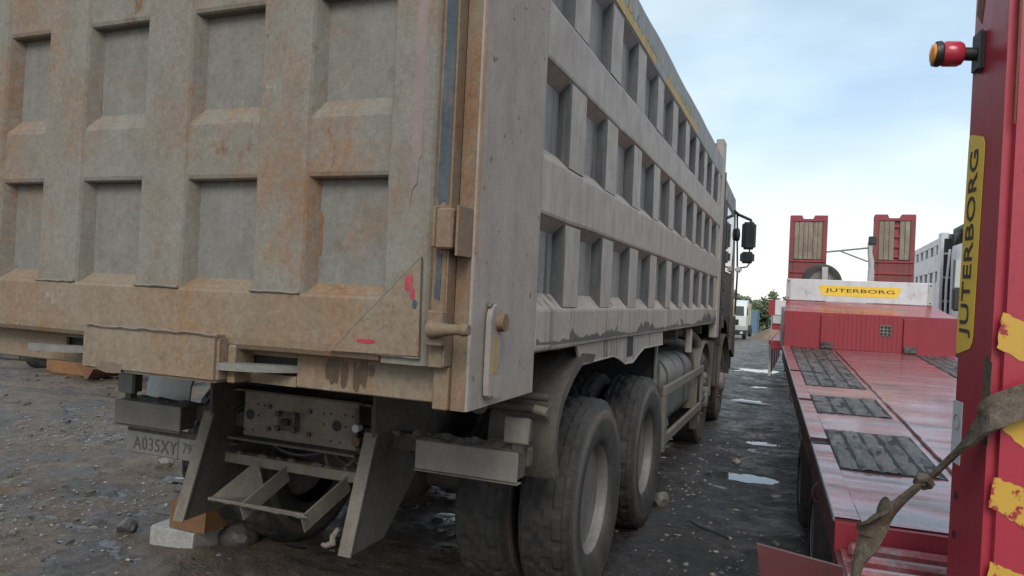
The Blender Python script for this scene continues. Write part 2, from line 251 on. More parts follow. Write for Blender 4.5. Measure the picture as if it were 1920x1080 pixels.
# ------------------------------------------------------------ mesh helpers
ORG = {}
class MB:
    def __init__(s): s.v = []; s.f = []
    def add(s, vs, fs):
        o = len(s.v); s.v += [tuple(p) for p in vs]; s.f += [tuple(i+o for i in f) for f in fs]; return s
    def box(s, x0, x1, y0, y1, z0, z1, bev=0.0, seg=1, mat=None):
        if bev <= 0:
            vs = [(x, y, z) for x in (x0, x1) for y in (y0, y1) for z in (z0, z1)]
            fs = [(0, 1, 3, 2), (4, 6, 7, 5), (0, 4, 5, 1), (2, 3, 7, 6), (0, 2, 6, 4), (1, 5, 7, 3)]
        else:
            bm = bmesh.new(); bmesh.ops.create_cube(bm, size=1)
            for q in bm.verts: q.co = Vector(((x0+x1)/2+q.co.x*(x1-x0), (y0+y1)/2+q.co.y*(y1-y0), (z0+z1)/2+q.co.z*(z1-z0)))
            bmesh.ops.bevel(bm, geom=list(bm.edges), offset=min(bev, .45*min(abs(x1-x0), abs(y1-y0), abs(z1-z0))), segments=seg, affect='EDGES')
            bm.verts.index_update(); vs = [q.co.copy() for q in bm.verts]; fs = [[q.index for q in f.verts] for f in bm.faces]; bm.free()
        if mat is not None: vs = [mat @ Vector(p) for p in vs]
        return s.add(vs, fs)
    def prism(s, poly, ax, a, b):
        """poly in the two other axes (in x,y,z order), extruded along axis ax from a to b"""
        n = len(poly); vs = []
        for t in (a, b):
            for p in poly:
                c = list(p); c.insert(ax, t); vs.append(c)
        fs = [tuple(range(n)), tuple(range(2*n-1, n-1, -1))]
        fs += [(i, n+i, n+(i+1) % n, (i+1) % n) for i in range(n)]
        return s.add(vs, fs)
    def loft(s, poly, ax, a, b, step=.16, amp=.0025, seed=0.):
        """prism in short sections whose outline bows a little, like beaten sheet steel"""
        n = len(poly); k = max(2, int(abs(b-a)/step)); vs = []
        for j in range(k+1):
            t = a+(b-a)*j/k
            for i, p in enumerate(poly):
                d0 = amp*2*float(vnoise(t*2.3+seed*7.3, p[0]*3+p[1]*2+seed, 11)); d1 = amp*2*float(vnoise(t*3.1+seed*3.7, p[0]*2+p[1]*3-seed, 12))
                c = [p[0]+d0, p[1]+d1]; c.insert(ax, t); vs.append(c)
        fs = [tuple(range(n)), tuple((k+1)*n-1-i for i in range(n))]
        fs += [(j*n+i, (j+1)*n+i, (j+1)*n+(i+1) % n, j*n+(i+1) % n) for j in range(k) for i in range(n)]
        return s.add(vs, fs)
    def tube(s, pts, r, seg=8, closed_ends=True):
        pts = [Vector(p) for p in pts]; n = len(pts); rs = r if isinstance(r, (list, tuple)) else [r]*n
        t0 = (pts[1]-pts[0]).normalized(); up = Vector((0, 0, 1)) if abs(t0.z) < .9 else Vector((1, 0, 0))
        a = t0.cross(up).normalized(); vs = []; fs = []
        for i, p in enumerate(pts):
            t = (pts[min(i+1, n-1)]-pts[max(i-1, 0)]).normalized(); a = (a-t*a.dot(t)).normalized(); b = t.cross(a)
            for k in range(seg):
                th = 2*math.pi*k/seg; vs.append(p+(a*math.cos(th)+b*math.sin(th))*rs[i])
        for i in range(n-1):
            for k in range(seg): fs.append((i*seg+k, i*seg+(k+1) % seg, (i+1)*seg+(k+1) % seg, (i+1)*seg+k))
        if closed_ends: fs.append(tuple(range(seg-1, -1, -1))); fs.append(tuple((n-1)*seg+k for k in range(seg)))
        return s.add(vs, fs)
    def lathe_x(s, prof, c, seg=48, close=True):
        """prof: (x offset, radius) ring list about the x axis through c"""
        vs = []; fs = []; n = len(prof)
        for (dx, r) in prof:
            for k in range(seg):
                th = 2*math.pi*k/seg; vs.append((c[0]+dx, c[1]+r*math.cos(th), c[2]+r*math.sin(th)))
        for i in range(n-1):
            for k in range(seg): fs.append((i*seg+k, (i+1)*seg+k, (i+1)*seg+(k+1) % seg, i*seg+(k+1) % seg))
        if close: fs.append(tuple(range(seg))); fs.append(tuple((n-1)*seg+k for k in range(seg-1, -1, -1)))
        return s.add(vs, fs)
    def cyl(s, p0, p1, r, seg=16): return s.tube([p0, p1], r, seg)
    def build(s, name, mat, parent=None, smooth=False, loc=None):
        me = bpy.data.meshes.new(name); org = Vector((0, 0, 0))
        if parent is not None:
            rt = parent
            while rt.parent: rt = rt.parent
            org = ORG.get(rt.name, org)
        elif loc is not None: org = Vector(loc)
        me.from_pydata([tuple(Vector(p)-org) for p in s.v], [], s.f)
        bm = bmesh.new(); bm.from_mesh(me); bmesh.ops.recalc_face_normals(bm, faces=bm.faces); bm.to_mesh(me); bm.free()
        o = bpy.data.objects.new(name, me); COL.objects.link(o); me.materials.append(M[mat] if isinstance(mat, str) else mat)
        if smooth:
            for p in me.polygons: p.use_smooth = True
            try: me.set_sharp_from_angle(angle=R(38))
            except Exception: pass
        if parent is not None: o.parent = parent
        elif loc is not None: o.location = loc
        return o
def tag(o, label=None, cat=None, group=None, kind=None):
    for k, v in (('label', label), ('category', cat), ('group', group), ('kind', kind)):
        if v: o[k] = v
    return o
def thing(name, loc, label, cat, group=None, world=True):
    o = bpy.data.objects.new(name, None); COL.objects.link(o); o.location = loc; o.empty_display_size = .2
    ORG[o.name] = Vector(loc) if world else Vector((0, 0, 0)); return tag(o, label, cat, group)
def bx(name, mat, parent, *a, bev=.004, seg=1, smooth=False): return MB().box(*a, bev=bev, seg=seg).build(name, mat, parent, smooth)
def text_geo(txt, h, wx=1.0, ext=.002, sp=1.0, bold=0.0):
    cu_ = bpy.data.curves.new('t', 'FONT'); cu_.body = txt; cu_.size = 1; cu_.extrude = .5; cu_.align_x = 'CENTER'; cu_.align_y = 'CENTER'; cu_.space_character = sp; cu_.resolution_u = 3; cu_.offset = bold
    ob = bpy.data.objects.new('t', cu_); COL.objects.link(ob); dg = bpy.context.evaluated_depsgraph_get(); dg.update()
    me = bpy.data.meshes.new_from_object(ob.evaluated_get(dg)); vs = [v.co.copy() for v in me.vertices]; fs = [tuple(p.vertices) for p in me.polygons]
    bpy.data.objects.remove(ob); bpy.data.curves.remove(cu_); bpy.data.meshes.remove(me)
    ys = [v.y for v in vs]; cy_ = (max(ys)+min(ys))/2; k = h/(max(ys)-min(ys)); xs = [v.x for v in vs]; cx_ = (max(xs)+min(xs))/2
    return [Vector(((v.x-cx_)*k*wx, (v.y-cy_)*k, v.z*2*ext)) for v in vs], fs

# ------------------------------------------------------------ ground height
def _h2(ix, iy, s):
    n = (ix*374761393+iy*668265263+s*1442695041) & 0xFFFFFFFF
    n = ((n ^ (n >> 13))*1274126177) & 0xFFFFFFFF
    return ((n ^ (n >> 16)) & 0xFFFF)/65535.0
def vnoise(x, y, s=0):
    x = np.asarray(x, float); y = np.asarray(y, float); ix = np.floor(x).astype(np.int64); iy = np.floor(y).astype(np.int64); fx = x-ix; fy = y-iy
    fx = fx*fx*(3-2*fx); fy = fy*fy*(3-2*fy)
    return (_h2(ix, iy, s)*(1-fx)+_h2(ix+1, iy, s)*fx)*(1-fy)+(_h2(ix, iy+1, s)*(1-fx)+_h2(ix+1, iy+1, s)*fx)*fy-.5
PUD = [(-.50, 7.30, .34, .17, .1), (-.40, 9.2, .17, .14, 0), (-1.60, 19.2, .17, .26, 0), (-1.22, 19.6, .2, .3, 0), (-.84, 19.8, .22, .32, 0), (-.9, 13.2, .26, .22, 0), (-.75, 15.6, .3, .2, 0),
       (-4.9, 4.55, .15, .05, .5), (-4.62, 4.75, .14, .045, .6), (-5.45, 3.55, .12, .045, .5), (-5.0, 2.95, .16, .035, .6), (-7.2, 5.9, .22, .08, .5)]
def H(x, y):
    x = np.asarray(x, float); y = np.asarray(y, float)
    d = np.hypot(x+2, y-6); am = np.clip(1.6-d/60, .5, 1)
    h = .07*vnoise(x*.45, y*.45, 1)+.06*vnoise(x*1.3, y*1.3, 2)+.035*vnoise(x*3.7, y*3.7, 3)+.022*vnoise(x*9, y*9, 4)+.016*vnoise(x*22, y*22, 5)
    lum = np.clip(vnoise(x*14+5, y*14, 7)-.16, 0, 1)*.09*np.clip(vnoise(x*.8, y*.8, 8)+.4, 0, 1)
    lane = np.clip((x+1.4)/.8, 0, 1)
    h = h+.05*(1-lane)*vnoise((x*.35+y*.2), (y*2.6-x*.9), 31)+.03*(1-lane)*vnoise((x*.8+y*.4), (y*6-x*2.2), 33)
    h = (h*(1-.45*lane)+lum*(1-.6*lane))*am
    sl = np.maximum(y-16, 0); h = h-.024*(np.sqrt(sl*sl+16)-4)
    # wheel contact patches stay level
    for (wx0, wx1, wy) in ((-1.7, -.97, 3.9), (-1.7, -.97, 5.28), (-3.55, -2.8, 3.9), (-3.55, -2.8, 5.28)):
        k = np.exp(-(np.maximum(np.abs(x-(wx0+wx1)/2)-(wx1-wx0)/2, 0)**2+(np.maximum(np.abs(y-wy)-.15, 0))**2)/.012)
        h = h*(1-k)+(-.005)*k
    for (px, py, rx, ry, a) in PUD:
        ca, sa = math.cos(a), math.sin(a); u = ((x-px)*ca+(y-py)*sa)/rx; v = (-(x-px)*sa+(y-py)*ca)/ry
        k = np.exp(-(u*u+v*v)**2*.35); h = h*(1-.25*k)-.045*k
    return h
def spaced(lo, a, b, hi, st, grow):
    c = list(np.arange(a, b+st/2, st)); L_ = [a]; s_ = st
    while L_[-1] > lo: s_ *= grow; L_.append(L_[-1]-s_)
    U = [b]; s_ = st
    while U[-1] < hi: s_ *= grow; U.append(U[-1]+s_)
    return np.array(L_[:0:-1]+c+U[1:])
gx = spaced(-500, -6.6, .4, 500, .03, 1.035); gy = spaced(-60, 2.6, 8.2, 900, .03, 1.03)
X, Y = np.meshgrid(gx, gy, indexing='ij'); Z = H(X, Y); nx, ny = X.shape
idx = np.arange(nx*ny).reshape(nx, ny)
F = np.stack([idx[:-1, :-1], idx[1:, :-1], idx[1:, 1:], idx[:-1, 1:]], -1).reshape(-1, 4)
me = bpy.data.meshes.new('ground'); V = np.stack([X, Y, Z], -1).reshape(-1, 3)
me.vertices.add(len(V)); me.vertices.foreach_set('co', V.ravel()); me.loops.add(F.size); me.loops.foreach_set('vertex_index', F.ravel().astype(np.int32))
me.polygons.add(len(F)); me.polygons.foreach_set('loop_start', np.arange(0, F.size, 4, dtype=np.int32)); me.polygons.foreach_set('loop_total', np.full(len(F), 4, dtype=np.int32)); me.polygons.foreach_set('use_smooth', np.ones(len(F), dtype=bool))
me.update(calc_edges=True); me.materials.append(M['ground'])
g = bpy.data.objects.new('ground', me); COL.objects.link(g); tag(g, 'wet trodden dirt yard with puddles and gravel', None, kind='structure')
for i, (px, py, rx, ry, a) in enumerate(PUD):
    b = MB(); zz = float(H(px, py)); lv = zz+.013; n = 28
    vs = [(px, py, lv)]
    for k in range(n):
        th = 2*math.pi*k/n; rr_ = 1.9; u, v = rr_*rx*math.cos(th), rr_*ry*math.sin(th)
        vs.append((px+u*math.cos(a)-v*math.sin(a), py+u*math.sin(a)+v*math.cos(a), lv))
    b.add(vs, [(0, 1+k, 1+(k+1) % n) for k in range(n)]); tag(b.build('puddle', 'water'), 'shallow rain puddle in the dirt', None, kind='structure')

# ------------------------------------------------------------ stones
def stone_mesh(r, seed, sq=(1, 1, .6), sub=2, jag=.35):
    bm = bmesh.new(); bmesh.ops.create_icosphere(bm, subdivisions=sub, radius=1); rn = random.Random(seed)
    ax = [Vector((rn.uniform(-1, 1), rn.uniform(-1, 1), rn.uniform(-1, 1))).normalized() for _ in range(9)]; cut = [rn.uniform(.55, .95) for _ in ax]
    for v in bm.verts:
        for a, c in zip(ax, cut):
            d = v.co.dot(a)
            if d > c: v.co -= a*(d-c)
        v.co *= 1+rn.uniform(-.06, .06)*jag
        v.co = Vector((v.co.x*sq[0]*r, v.co.y*sq[1]*r, v.co.z*sq[2]*r))
    b = MB(); bm.verts.index_update(); b.v = [tuple(v.co) for v in bm.verts]; b.f = [tuple(x.index for x in f.verts) for f in bm.faces]; bm.free(); return b
def scatter(name, n, rmin, rmax, area, mat, label, cat, sub=1, dens=None):
    V_ = []; F_ = []; o = 0; tm = [stone_mesh(1, 50+i, (1, .8, .6), sub) for i in range(6)]; cnt = 0
    while cnt < n:
        x = rng.uniform(area[0], area[1]); y = rng.uniform(area[2], area[3])
        if dens is not None and rng.random() > dens(x, y): continue
        r = rmin+(rmax-rmin)*rng.random()**3; t = tm[rng.integers(6)]; a = rng.uniform(0, 6.28); ca, sa = math.cos(a), math.sin(a); P_ = np.array(t.v)*r*np.array([1, rng.uniform(.6, 1.1), rng.uniform(.5, 1)])
        P_ = np.stack([P_[:, 0]*ca-P_[:, 1]*sa+x, P_[:, 0]*sa+P_[:, 1]*ca+y, P_[:, 2]+float(H(x, y))+r*.15], -1)
        V_.append(P_); F_ += [tuple(i+o for i in f) for f in t.f]; o += len(t.v); cnt += 1
    me = bpy.data.meshes.new(name); me.from_pydata(np.concatenate(V_).tolist(), [], F_); me.materials.append(M[mat]); ob = bpy.data.objects.new(name, me); COL.objects.link(ob)
    return tag(ob, label, cat, kind='stuff')
dl = lambda x, y: float(np.clip(vnoise(x*.9+3, y*.9, 21)*2.2+.5, .06, 1))
scatter('gravel', 7000, .004, .026, (-8, -2.6, 2.4, 7.5), 'stone', 'loose gravel chips strewn over the wet dirt', 'gravel', 1, dl)
scatter('rubble', 1300, .010, .05, (-13, -3.0, 2.8, 11), 'stone_dark', 'dark rubble pieces scattered on the muddy yard', 'rubble', 1, dl)
scatter('chips', 1500, .004, .02, (-8, -2.9, 2.4, 8), 'concrete', 'pale stone chips scattered over the brown dirt', 'gravel', 1, dl)
scatter('pebbles', 1300, .004, .028, (-1.2, .1, 3.8, 14), 'stone', 'pale pebbles scattered on the dark lane between the vehicles', 'gravel', 1, dl)
def rock(name, x, y, r, mat, label, cat='rock', sq=(1, .8, .7), seed=1, dz=.0, group=None):
    b = stone_mesh(r, seed, sq, 3, .6); z = float(H(x, y))+r*sq[2]*.35+dz
    b.v = [(p[0]+x, p[1]+y, p[2]+z) for p in b.v]; return tag(b.build(name, mat, None, False, (x, y, float(H(x, y)))), label, cat, group)

# ------------------------------------------------------------ DUMP TRUCK
XS = -1.0; XL = -3.56; XC = -2.25
T = thing('dump_truck', (XC, 6.5, 0), 'huge mud-caked grey dump truck seen from behind with ribbed cargo body', 'dump truck')
# --- tailgate
YF = 2.07; YB = YF+.062
gate = bx('tailgate', 'gate_panel', T, XL+.12, -1.12, YB, YB+.04, 1.375, 3.46)
def vrib(x0, x1, z0, z1, mat='gate', name='vertical_rib'):
    p = [(x0-.026, YB), (x0-.012, YB-.03), (x0-.002, YF+.012), (x0+.004, YF+.003), (x0+.010, YF), (x1-.014, YF), (x1-.006, YF+.003), (x1+.002, YF+.012), (x1+.012, YB-.03), (x1+.026, YB)]
    return MB().loft(p, 2, z0, z1, .12, .0028, x0).build(name, mat, gate)
RX = [(-3.034, -2.806), (-2.464, -2.233), (-1.885, -1.66)]
RX = [(a*.986, b*.986) for a, b in RX]
for a, b in RX: vrib(a, b, 1.585, 3.40)
vrib(-1.303, -1.135, 1.375, 3.46, 'gate', 'right_stile'); vrib(XL+.13, XL+.30, 1.375, 3.46, 'gate', 'left_stile')
edges = [(XL+.30, RX[0][0]), (RX[0][1], RX[1][0]), (RX[1][1], RX[2][0]), (RX[2][1], -1.303)]
def hrail(x0, x1, z0, z1, name='rail', mat='gate', dy=0, top=.055):
    p = [(YB, z0), (YF+.012+dy, z0), (YF+.004+dy, z0+.006), (YF+dy, z0+.02), (YF+dy, z1-.015), (YF+.008+dy, z1+.004), (YB, z1+top)]
    return MB().loft(p, 0, x0, x1, .08, .002, x0+z0).build(name, mat, gate)
for a, b in edges:
    hrail(a-.012, b+.012, 2.0, 2.225, dy=.012)
    hrail(a-.012, b+.012, 2.635, 2.86, dy=.012)
    hrail(a-.012, b+.012, 3.27, 3.42, dy=.012)
    hrail(a-.012, b+.012, 1.5, 1.585, 'sill', 'gate_band', dy=.006, top=.045)
# bottom band with a rolled lower lip
p = [(YB+.03, 1.372), (YF+.02, 1.372), (YF+.004, 1.378), (YF-.006, 1.395), (YF-.008, 1.42), (YF-.004, 1.58), (YF+.004, 1.592), (YB, 1.60)]
MB().loft(p, 0, XL+.302, -1.304, .1, .003, 4.4).build('bottom_band', 'gate_band', gate)
# weld beads at rib feet
for a, b in RX:
    MB().tube([(a+(b-a)*t/8, YF-.005+random.uniform(-.002, .002), 1.592+random.uniform(-.002, .002)) for t in range(9)], .005, 6).build('weld_bead', 'gate_panel', gate, True)
# triangular gusset plate
MB().prism([(-1.485, 1.402), (-1.143, 1.408), (-1.150, 1.73)], 1, YF-.020, YF-.008).build('gusset_plate', 'gate_band', gate)
MB().tube([(-1.485+.335*t/14, YF-.017, 1.402+.328*t/14+random.uniform(-.003, .003)) for t in range(15)], .005, 6).build('weld_bead', 'gate', gate, True)
MB().tube([(-1.485+.342*t/10, YF-.012, 1.403+random.uniform(-.002, .002)) for t in range(11)], .0045, 6).build('weld_bead', 'gate', gate, True)
# spray marks, peeled paint
def blob(name, cx, cz, w_, h_, mat, y, seed, parent=gate, n=26):
    rn = random.Random(seed); vs = []
    for k in range(n):
        th = 2*math.pi*k/n; r_ = .75+.25*rn.random(); c_, s_ = math.cos(th), math.sin(th)
        e_ = (abs(c_)**4+abs(s_)**4)**-.25
        vs.append((cx+w_*r_*c_*e_/2, cz+h_*r_*s_*e_/2))
    return MB().prism(vs, 1, y, y+.0015).build(name, mat, parent)
blob('paint_mark', -1.190, 1.645, .035, .06, 'red_mark', YF-.0215, 3); blob('paint_mark', -1.175, 1.61, .02, .04, 'red_mark', YF-.0216, 4); blob('paint_mark', -1.345, 1.443, .08, .016, 'red_mark', YF-.0216, 5)
blob('paint_mark', -1.165, 1.575, .018, .03, 'blue', YF-.0216, 6)
MB().prism([(-1.212, 1.90), (-1.206, 1.95), (-1.19, 1.97), (-1.184, 2.05), (-1.176, 2.06), (-1.174, 3.4), (-1.218, 3.4), (-1.216, 2.3)], 1, YF-.002, YF-.0005).build('peeled_paint', 'pink', gate)
MB().prism([(-1.635, 1.72), (-1.600, 1.73), (-1.598, 1.87), (-1.612, 1.885), (-1.63, 1.86)], 1, YB-.002, YB-.0006).build('rust_patch', 'timber', gate)
# --- edge strip with bare blue paint, between tailgate and post
p = [(-1.128, 2.125), (-1.128, 2.085), (-1.118, 2.076), (-1.072, 2.076), (-1.066, 2.084), (-1.066, 2.125)]
gs = MB().prism(p, 2, 1.375, 3.46).build('gate_edge', 'post_rear', gate, True)
MB().prism([(-1.117, 1.935), (-1.108, 1.90), (-1.090, 1.915), (-1.074, 1.90), (-1.0725, 2.3), (-1.074, 2.6), (-1.073, 3.4), (-1.103, 3.4), (-1.107, 2.9), (-1.112, 2.6), (-1.109, 2.45), (-1.114, 2.2), (-1.112, 2.1)], 1, 2.0738, 2.0752).build('bare_paint', 'blue', gate)
MB().prism([(-1.109, 1.60), (-1.088, 1.59), (-1.086, 1.74), (-1.105, 1.75)], 1, 2.0738, 2.0752).build('bare_paint', 'blue', gate)
MB().prism([(-1.066, 2.126), (-1.060, 2.126), (-1.060, 2.07), (-1.066, 2.07)], 2, 1.38, 3.4).build('seal_strip', 'post_rear', gate)
MB().box(-1.16, -1.03, 2.134, 2.142, 1.38, 3.45).build('gap_backing', 'dark', gate)  # added dark plate, keeps sky light from showing through the gap
# hinge block, angle edges
hb = MB().box(-1.092, -1.030, 2.028, 2.075, 1.755, 1.885, .006).build('latch_block', 'post_rear', T)
MB().prism([(-1.032, 2.075), (-1.014, 2.02), (-1.006, 2.02), (-1.006, 2.128), (-1.032, 2.128)], 2, 1.735, 1.892).build('side_plate', 'post_rear', hb)
MB().box(-1.106, -1.093, 2.03, 2.075, 1.76, 1.892, .003).build('side_plate', 'post_rear', hb)
# pin bracket with outward stub
pb = MB().prism([(1.455, 2.075), (1.555, 2.075), (1.552, 2.055), (1.458, 2.055)], 0, -1.10, -1.062)
pb = MB().box(-1.112, -1.055, 2.035, 2.075, 1.445, 1.558, .005).build('pin_bracket', 'post_rear', T)
MB().tube([(-1.085, 2.03, 1.50), (-1.06, 2.02, 1.50), (-1.02, 2.015, 1.502), (-.975, 2.012, 1.504)], [.032, .026, .018, .016], 14).build('pin', 'post_rear', pb, True)
MB().tube([(-.975, 2.012, 1.504), (-.962, 2.011, 1.505), (-.948, 2.0105, 1.5055)], [.020, .021, .017], 14).build('pin_head', 'post_rear', pb, True)
# --- rear post (box column) with orange worn edge
pz0, pz1 = 1.232, 3.47
po = MB()
po.prism([(XS, 2.141), (XS-.002, 2.136), (XS-.008, 2.131), (XS-.06, 2.131), (XS-.06, 2.745), (XS, 2.745)], 2, pz0, pz1)
post = po.build('rear_post', 'post', T)
MB().prism([(-1.0585, 2.1285), (-1.0075, 2.1285), (-1.0075, 2.1302), (-1.0585, 2.1302)], 2, pz0+.004, pz1).build('rear_face', 'post_rear', post)
MB().prism([(XS+.0015, 2.137), (XS+.0015, 2.150), (XS+.0003, 2.158), (XS+.0003, 2.137)], 2, 1.75, pz1).build('worn_edge', 'orange_edge', post)
MB().box(XS-.05, XS-.012, 2.744, 2.752, pz0, 3.4).build('seam', 'chassis', post)
bx('post_base', 'post_rear', T, -1.118, -1.061, 2.11, 2.20, 1.232, 1.374)
# --- lock lever on the post
def lever_poly():
    pts = []
    for k in range(9):
        a = math.pi*k/8; pts.append((2.292+.05*math.cos(a), 1.535+.05*math.sin(a)))
    pts += [(2.240, 1.31), (2.245, 1.275), (2.26, 1.262), (2.335, 1.262), (2.352, 1.275), (2.355, 1.325), (2.335, 1.335), (2.310, 1.325), (2.306, 1.36)]
    return pts
lev = MB().prism(lever_poly(), 0, XS+.006, XS+.026).build('lock_lever', 'post', T)
MB().cyl((XS+.02, 2.306, 1.522), (XS+.052, 2.306, 1.522), .031, 20).build('pivot_bolt', 'post_rear', lev, True)
MB().prism([(2.268, 1.345), (2.300, 1.345), (2.302, 1.47), (2.272, 1.475)], 0, XS+.0262, XS+.0275).build('yellow_stripe', 'lever_yellow', lev)
MB().tube([(XS+.012, 2.25+.03*t/4, 1.575+.014*math.sin(t)) for t in range(5)], .006, 6).build('spring_clip', 'chassis_light', lev, True)
# --- side wall with rails, slats, bays
YE = 9.32
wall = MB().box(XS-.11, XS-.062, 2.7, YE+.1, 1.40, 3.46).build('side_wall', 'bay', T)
def srail(z0, z1, chb, cht, mat, name='side_rail', y0=2.753, y1=YE, dx=0):
    x = XS+dx; xb = XS-.062
    p = [(xb, z0-chb), (x-.012, z0-.003), (x-.003, z0+.004), (x, z0+.016), (x, z1-.016), (x-.003, z1-.004), (x-.012, z1+.004), (xb, z1+cht)]
    return MB().loft(p, 1, y0, y1, .16, .0035, z0).build(name, mat, wall)
srail(1.392, 1.573, .0, .06, 'side_low'); srail(1.955, 2.200, .05, .055, 'side'); srail(2.592, 2.830, .05, .055, 'side'); srail(3.215, 3.462, .05, .0, 'cargo_top')
MB().prism([(XS+.0006, 3.228), (XS+.0022, 3.228), (XS+.0022, 3.295), (XS+.0006, 3.30)], 1, 2.76, 7.1).build('yellow_strip', 'yellow_strip', wall)
# torn edge flakes along the yellow strip
rn = random.Random(5)
for k in range(26):
    y_ = 3.6+k*.115; MB().prism([(y_, 3.293), (y_+.06+.05*rn.random(), 3.293), (y_+.02+.04*rn.random(), 3.293+.03+.08*rn.random())], 0, XS+.0024, XS+.0036).build('paint_flake', ('yellow_strip', 'teal', 'bay', 'teal')[k % 4], wall)
SY = [3.10+.6475*k for k in range(10)]
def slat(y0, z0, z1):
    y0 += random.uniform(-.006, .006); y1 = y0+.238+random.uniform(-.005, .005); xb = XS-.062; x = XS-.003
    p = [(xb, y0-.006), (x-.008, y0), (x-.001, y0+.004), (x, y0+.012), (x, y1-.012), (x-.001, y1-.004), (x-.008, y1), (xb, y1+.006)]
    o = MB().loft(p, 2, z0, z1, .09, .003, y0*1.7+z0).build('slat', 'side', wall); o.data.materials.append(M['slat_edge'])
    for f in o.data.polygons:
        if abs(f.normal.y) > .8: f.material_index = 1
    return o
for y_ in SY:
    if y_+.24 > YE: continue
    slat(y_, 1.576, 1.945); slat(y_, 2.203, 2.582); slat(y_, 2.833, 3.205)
def grime(y0, y1, zb, hmax, seed, x):
    n = int((y1-y0)/.012); top = []
    for k in range(n+1):
        y = y0+(y1-y0)*k/n; h = hmax*max(0, float(vnoise(y*2.2+seed, 1, 3))*1.2+.38)*(.35+1.3*max(0, float(vnoise(y*16+seed, 2, 5))+.4))+.3*hmax*max(0, float(vnoise(y*50+seed, 3, 7))); top.append((y, zb+.004+h))
    return MB().prism([(y0, zb)]+top+[(y1, zb)], 0, x+.0004, x+.0012).build('grime_edge', 'grime', wall)
grime(2.76, 9.3, 1.394+.016, .085, 3, XS); grime(2.76, 9.3, 1.394+.016, .04, 17, XS+.0009)
# lower skirt plate with notch over the tandem wheels
sk = [(3.40, 1.39), (3.478, 1.287), (4.148, 1.29), (4.29, 1.267), (4.47, 1.222), (4.515, 1.221), (4.515, 1.264), (4.491, 1.385), (4.654, 1.385), (4.679, 1.262), (4.685, 1.217), (4.70, 1.219), (4.854, 1.257), (5.03, 1.292), (5.76, 1.285), (5.74, 1.39)]
sk = [(3.40, 1.392), (3.478, 1.287), (4.148, 1.29), (4.29, 1.267), (4.47, 1.222), (4.685, 1.217), (4.70, 1.219), (4.854, 1.257), (5.03, 1.292), (5.76, 1.285), (5.74, 1.392)]
skp = MB().prism(sk, 0, XS-.03, XS-.018).build('skirt_plate', 'side_low', T)
MB().box(XS-.032, XS-.0155, 4.50, 4.665, 1.262, 1.391).build('skirt_notch', 'dark', skp)
MB().tube([(XS-.02, a, b) for a, b in sk[1:-1]], .006, 6).build('skirt_lip', 'side', skp, True)
# front wall, left wall, floor of the cargo body
fw = MB().box(XS-.09, XS+.005, YE+.005, YE+.30, 1.20, 3.70, .01).build('front_column', 'side', T)
MB().box(XL, XS-.09, YE+.06, YE+.25, 1.35, 3.66, .01).build('front_wall', 'headboard', T)
MB().box(XL, XL+.11, 2.13, YE, 1.25, 3.46, .01).build('left_wall', 'side', T)
MB().box(XL+.12, XS-.12, 2.2, YE, 1.36, 1.42).build('cargo_floor', 'chassis', T)
# --- rear sill beam with slots and hook arms
BY = 2.15
beam = MB()
def slotted(b, x0, x1, slots, z0, z1, y0, y1):
    xs = [x0]
    for s0, s1, a, c in slots: xs += [s0, s1]
    xs.append(x1)
    for i in range(0, len(xs), 2): b.box(xs[i], xs[i+1], y0, y1, z0, z1, .004)
    for s0, s1, a, c in slots: b.box(s0, s1, y0, y1, z0, a); b.box(s0, s1, y0, y1, c, z1)
slotted(beam, XL+.12, -1.119, [(-2.905, -2.695, 1.285, 1.352), (-1.908, -1.698, 1.285, 1.352)], 1.247, 1.371, BY, BY+.02)
bm_ = beam.build('rear_sill', 'gate_band', T)
MB().box(XL+.12, -1.119, BY+.025, BY+.18, 1.25, 1.358).build('sill_core', 'dark', bm_)
for hx in (-1.70, -2.66):
    arm = []
    path = [(hx, BY+.03), (hx-.06, BY-.03), (hx-.14, BY-.075), (hx-.24, BY-.10), (hx-.30, BY-.105)]
    ww = [.045, .045, .045, .042, .03]; up_ = []; lo_ = []
    for i, (a, b) in enumerate(path):
        a2, b2 = path[min(i+1, 4)]; a1, b1 = path[max(i-1, 0)]; d_ = Vector((a2-a1, b2-b1)).normalized(); n_ = Vector((-d_.y, d_.x))
        up_.append((a+n_.x*ww[i]*.7, b+n_.y*ww[i]*.7)); lo_.append((a-n_.x*ww[i]*.7, b-n_.y*ww[i]*.7))
    MB().prism(up_+lo_[::-1], 2, 1.300, 1.326).build('hook_arm', 'gate_panel', T)
cb = MB().box(-2.63, -1.94, 2.01, 2.16, 1.252, 1.425, .012, 2).build('centre_block', 'gate_band', T)
MB().box(-1.94, -1.905, 2.06, 2.15, 1.25, 1.39, .006).build('block_gusset', 'gate_band', cb)
MB().tube([(-2.62+.68*t/20, 2.012+random.uniform(-.004, .004), 1.425+random.uniform(-.002, .004)) for t in range(21)], .004, 6).build('weld_bead', 'gate', cb, True)
def stain(x0, x1, z0, z1, y, seed, mat='rusty', parent=bm_):
    rn = random.Random(seed); n = 60; top = [(x0+(x1-x0)*k/n, z1-.02*abs(math.sin(k*.21))-.012*rn.random()-.05*max(0, abs(k/n-.5)-.38)/.12) for k in range(n+1)]; bot = [(x0+(x1-x0)*k/n, z0+(z1-z0)*(.10+.55*abs(math.sin(k*1.7+seed))*rn.random()+.35*rn.random()*(k%3>0))) for k in range(n, -1, -1)]
    return MB().prism(top+bot, 1, y, y+.0014).build('wet_stain', mat, parent)
rn = random.Random(6)
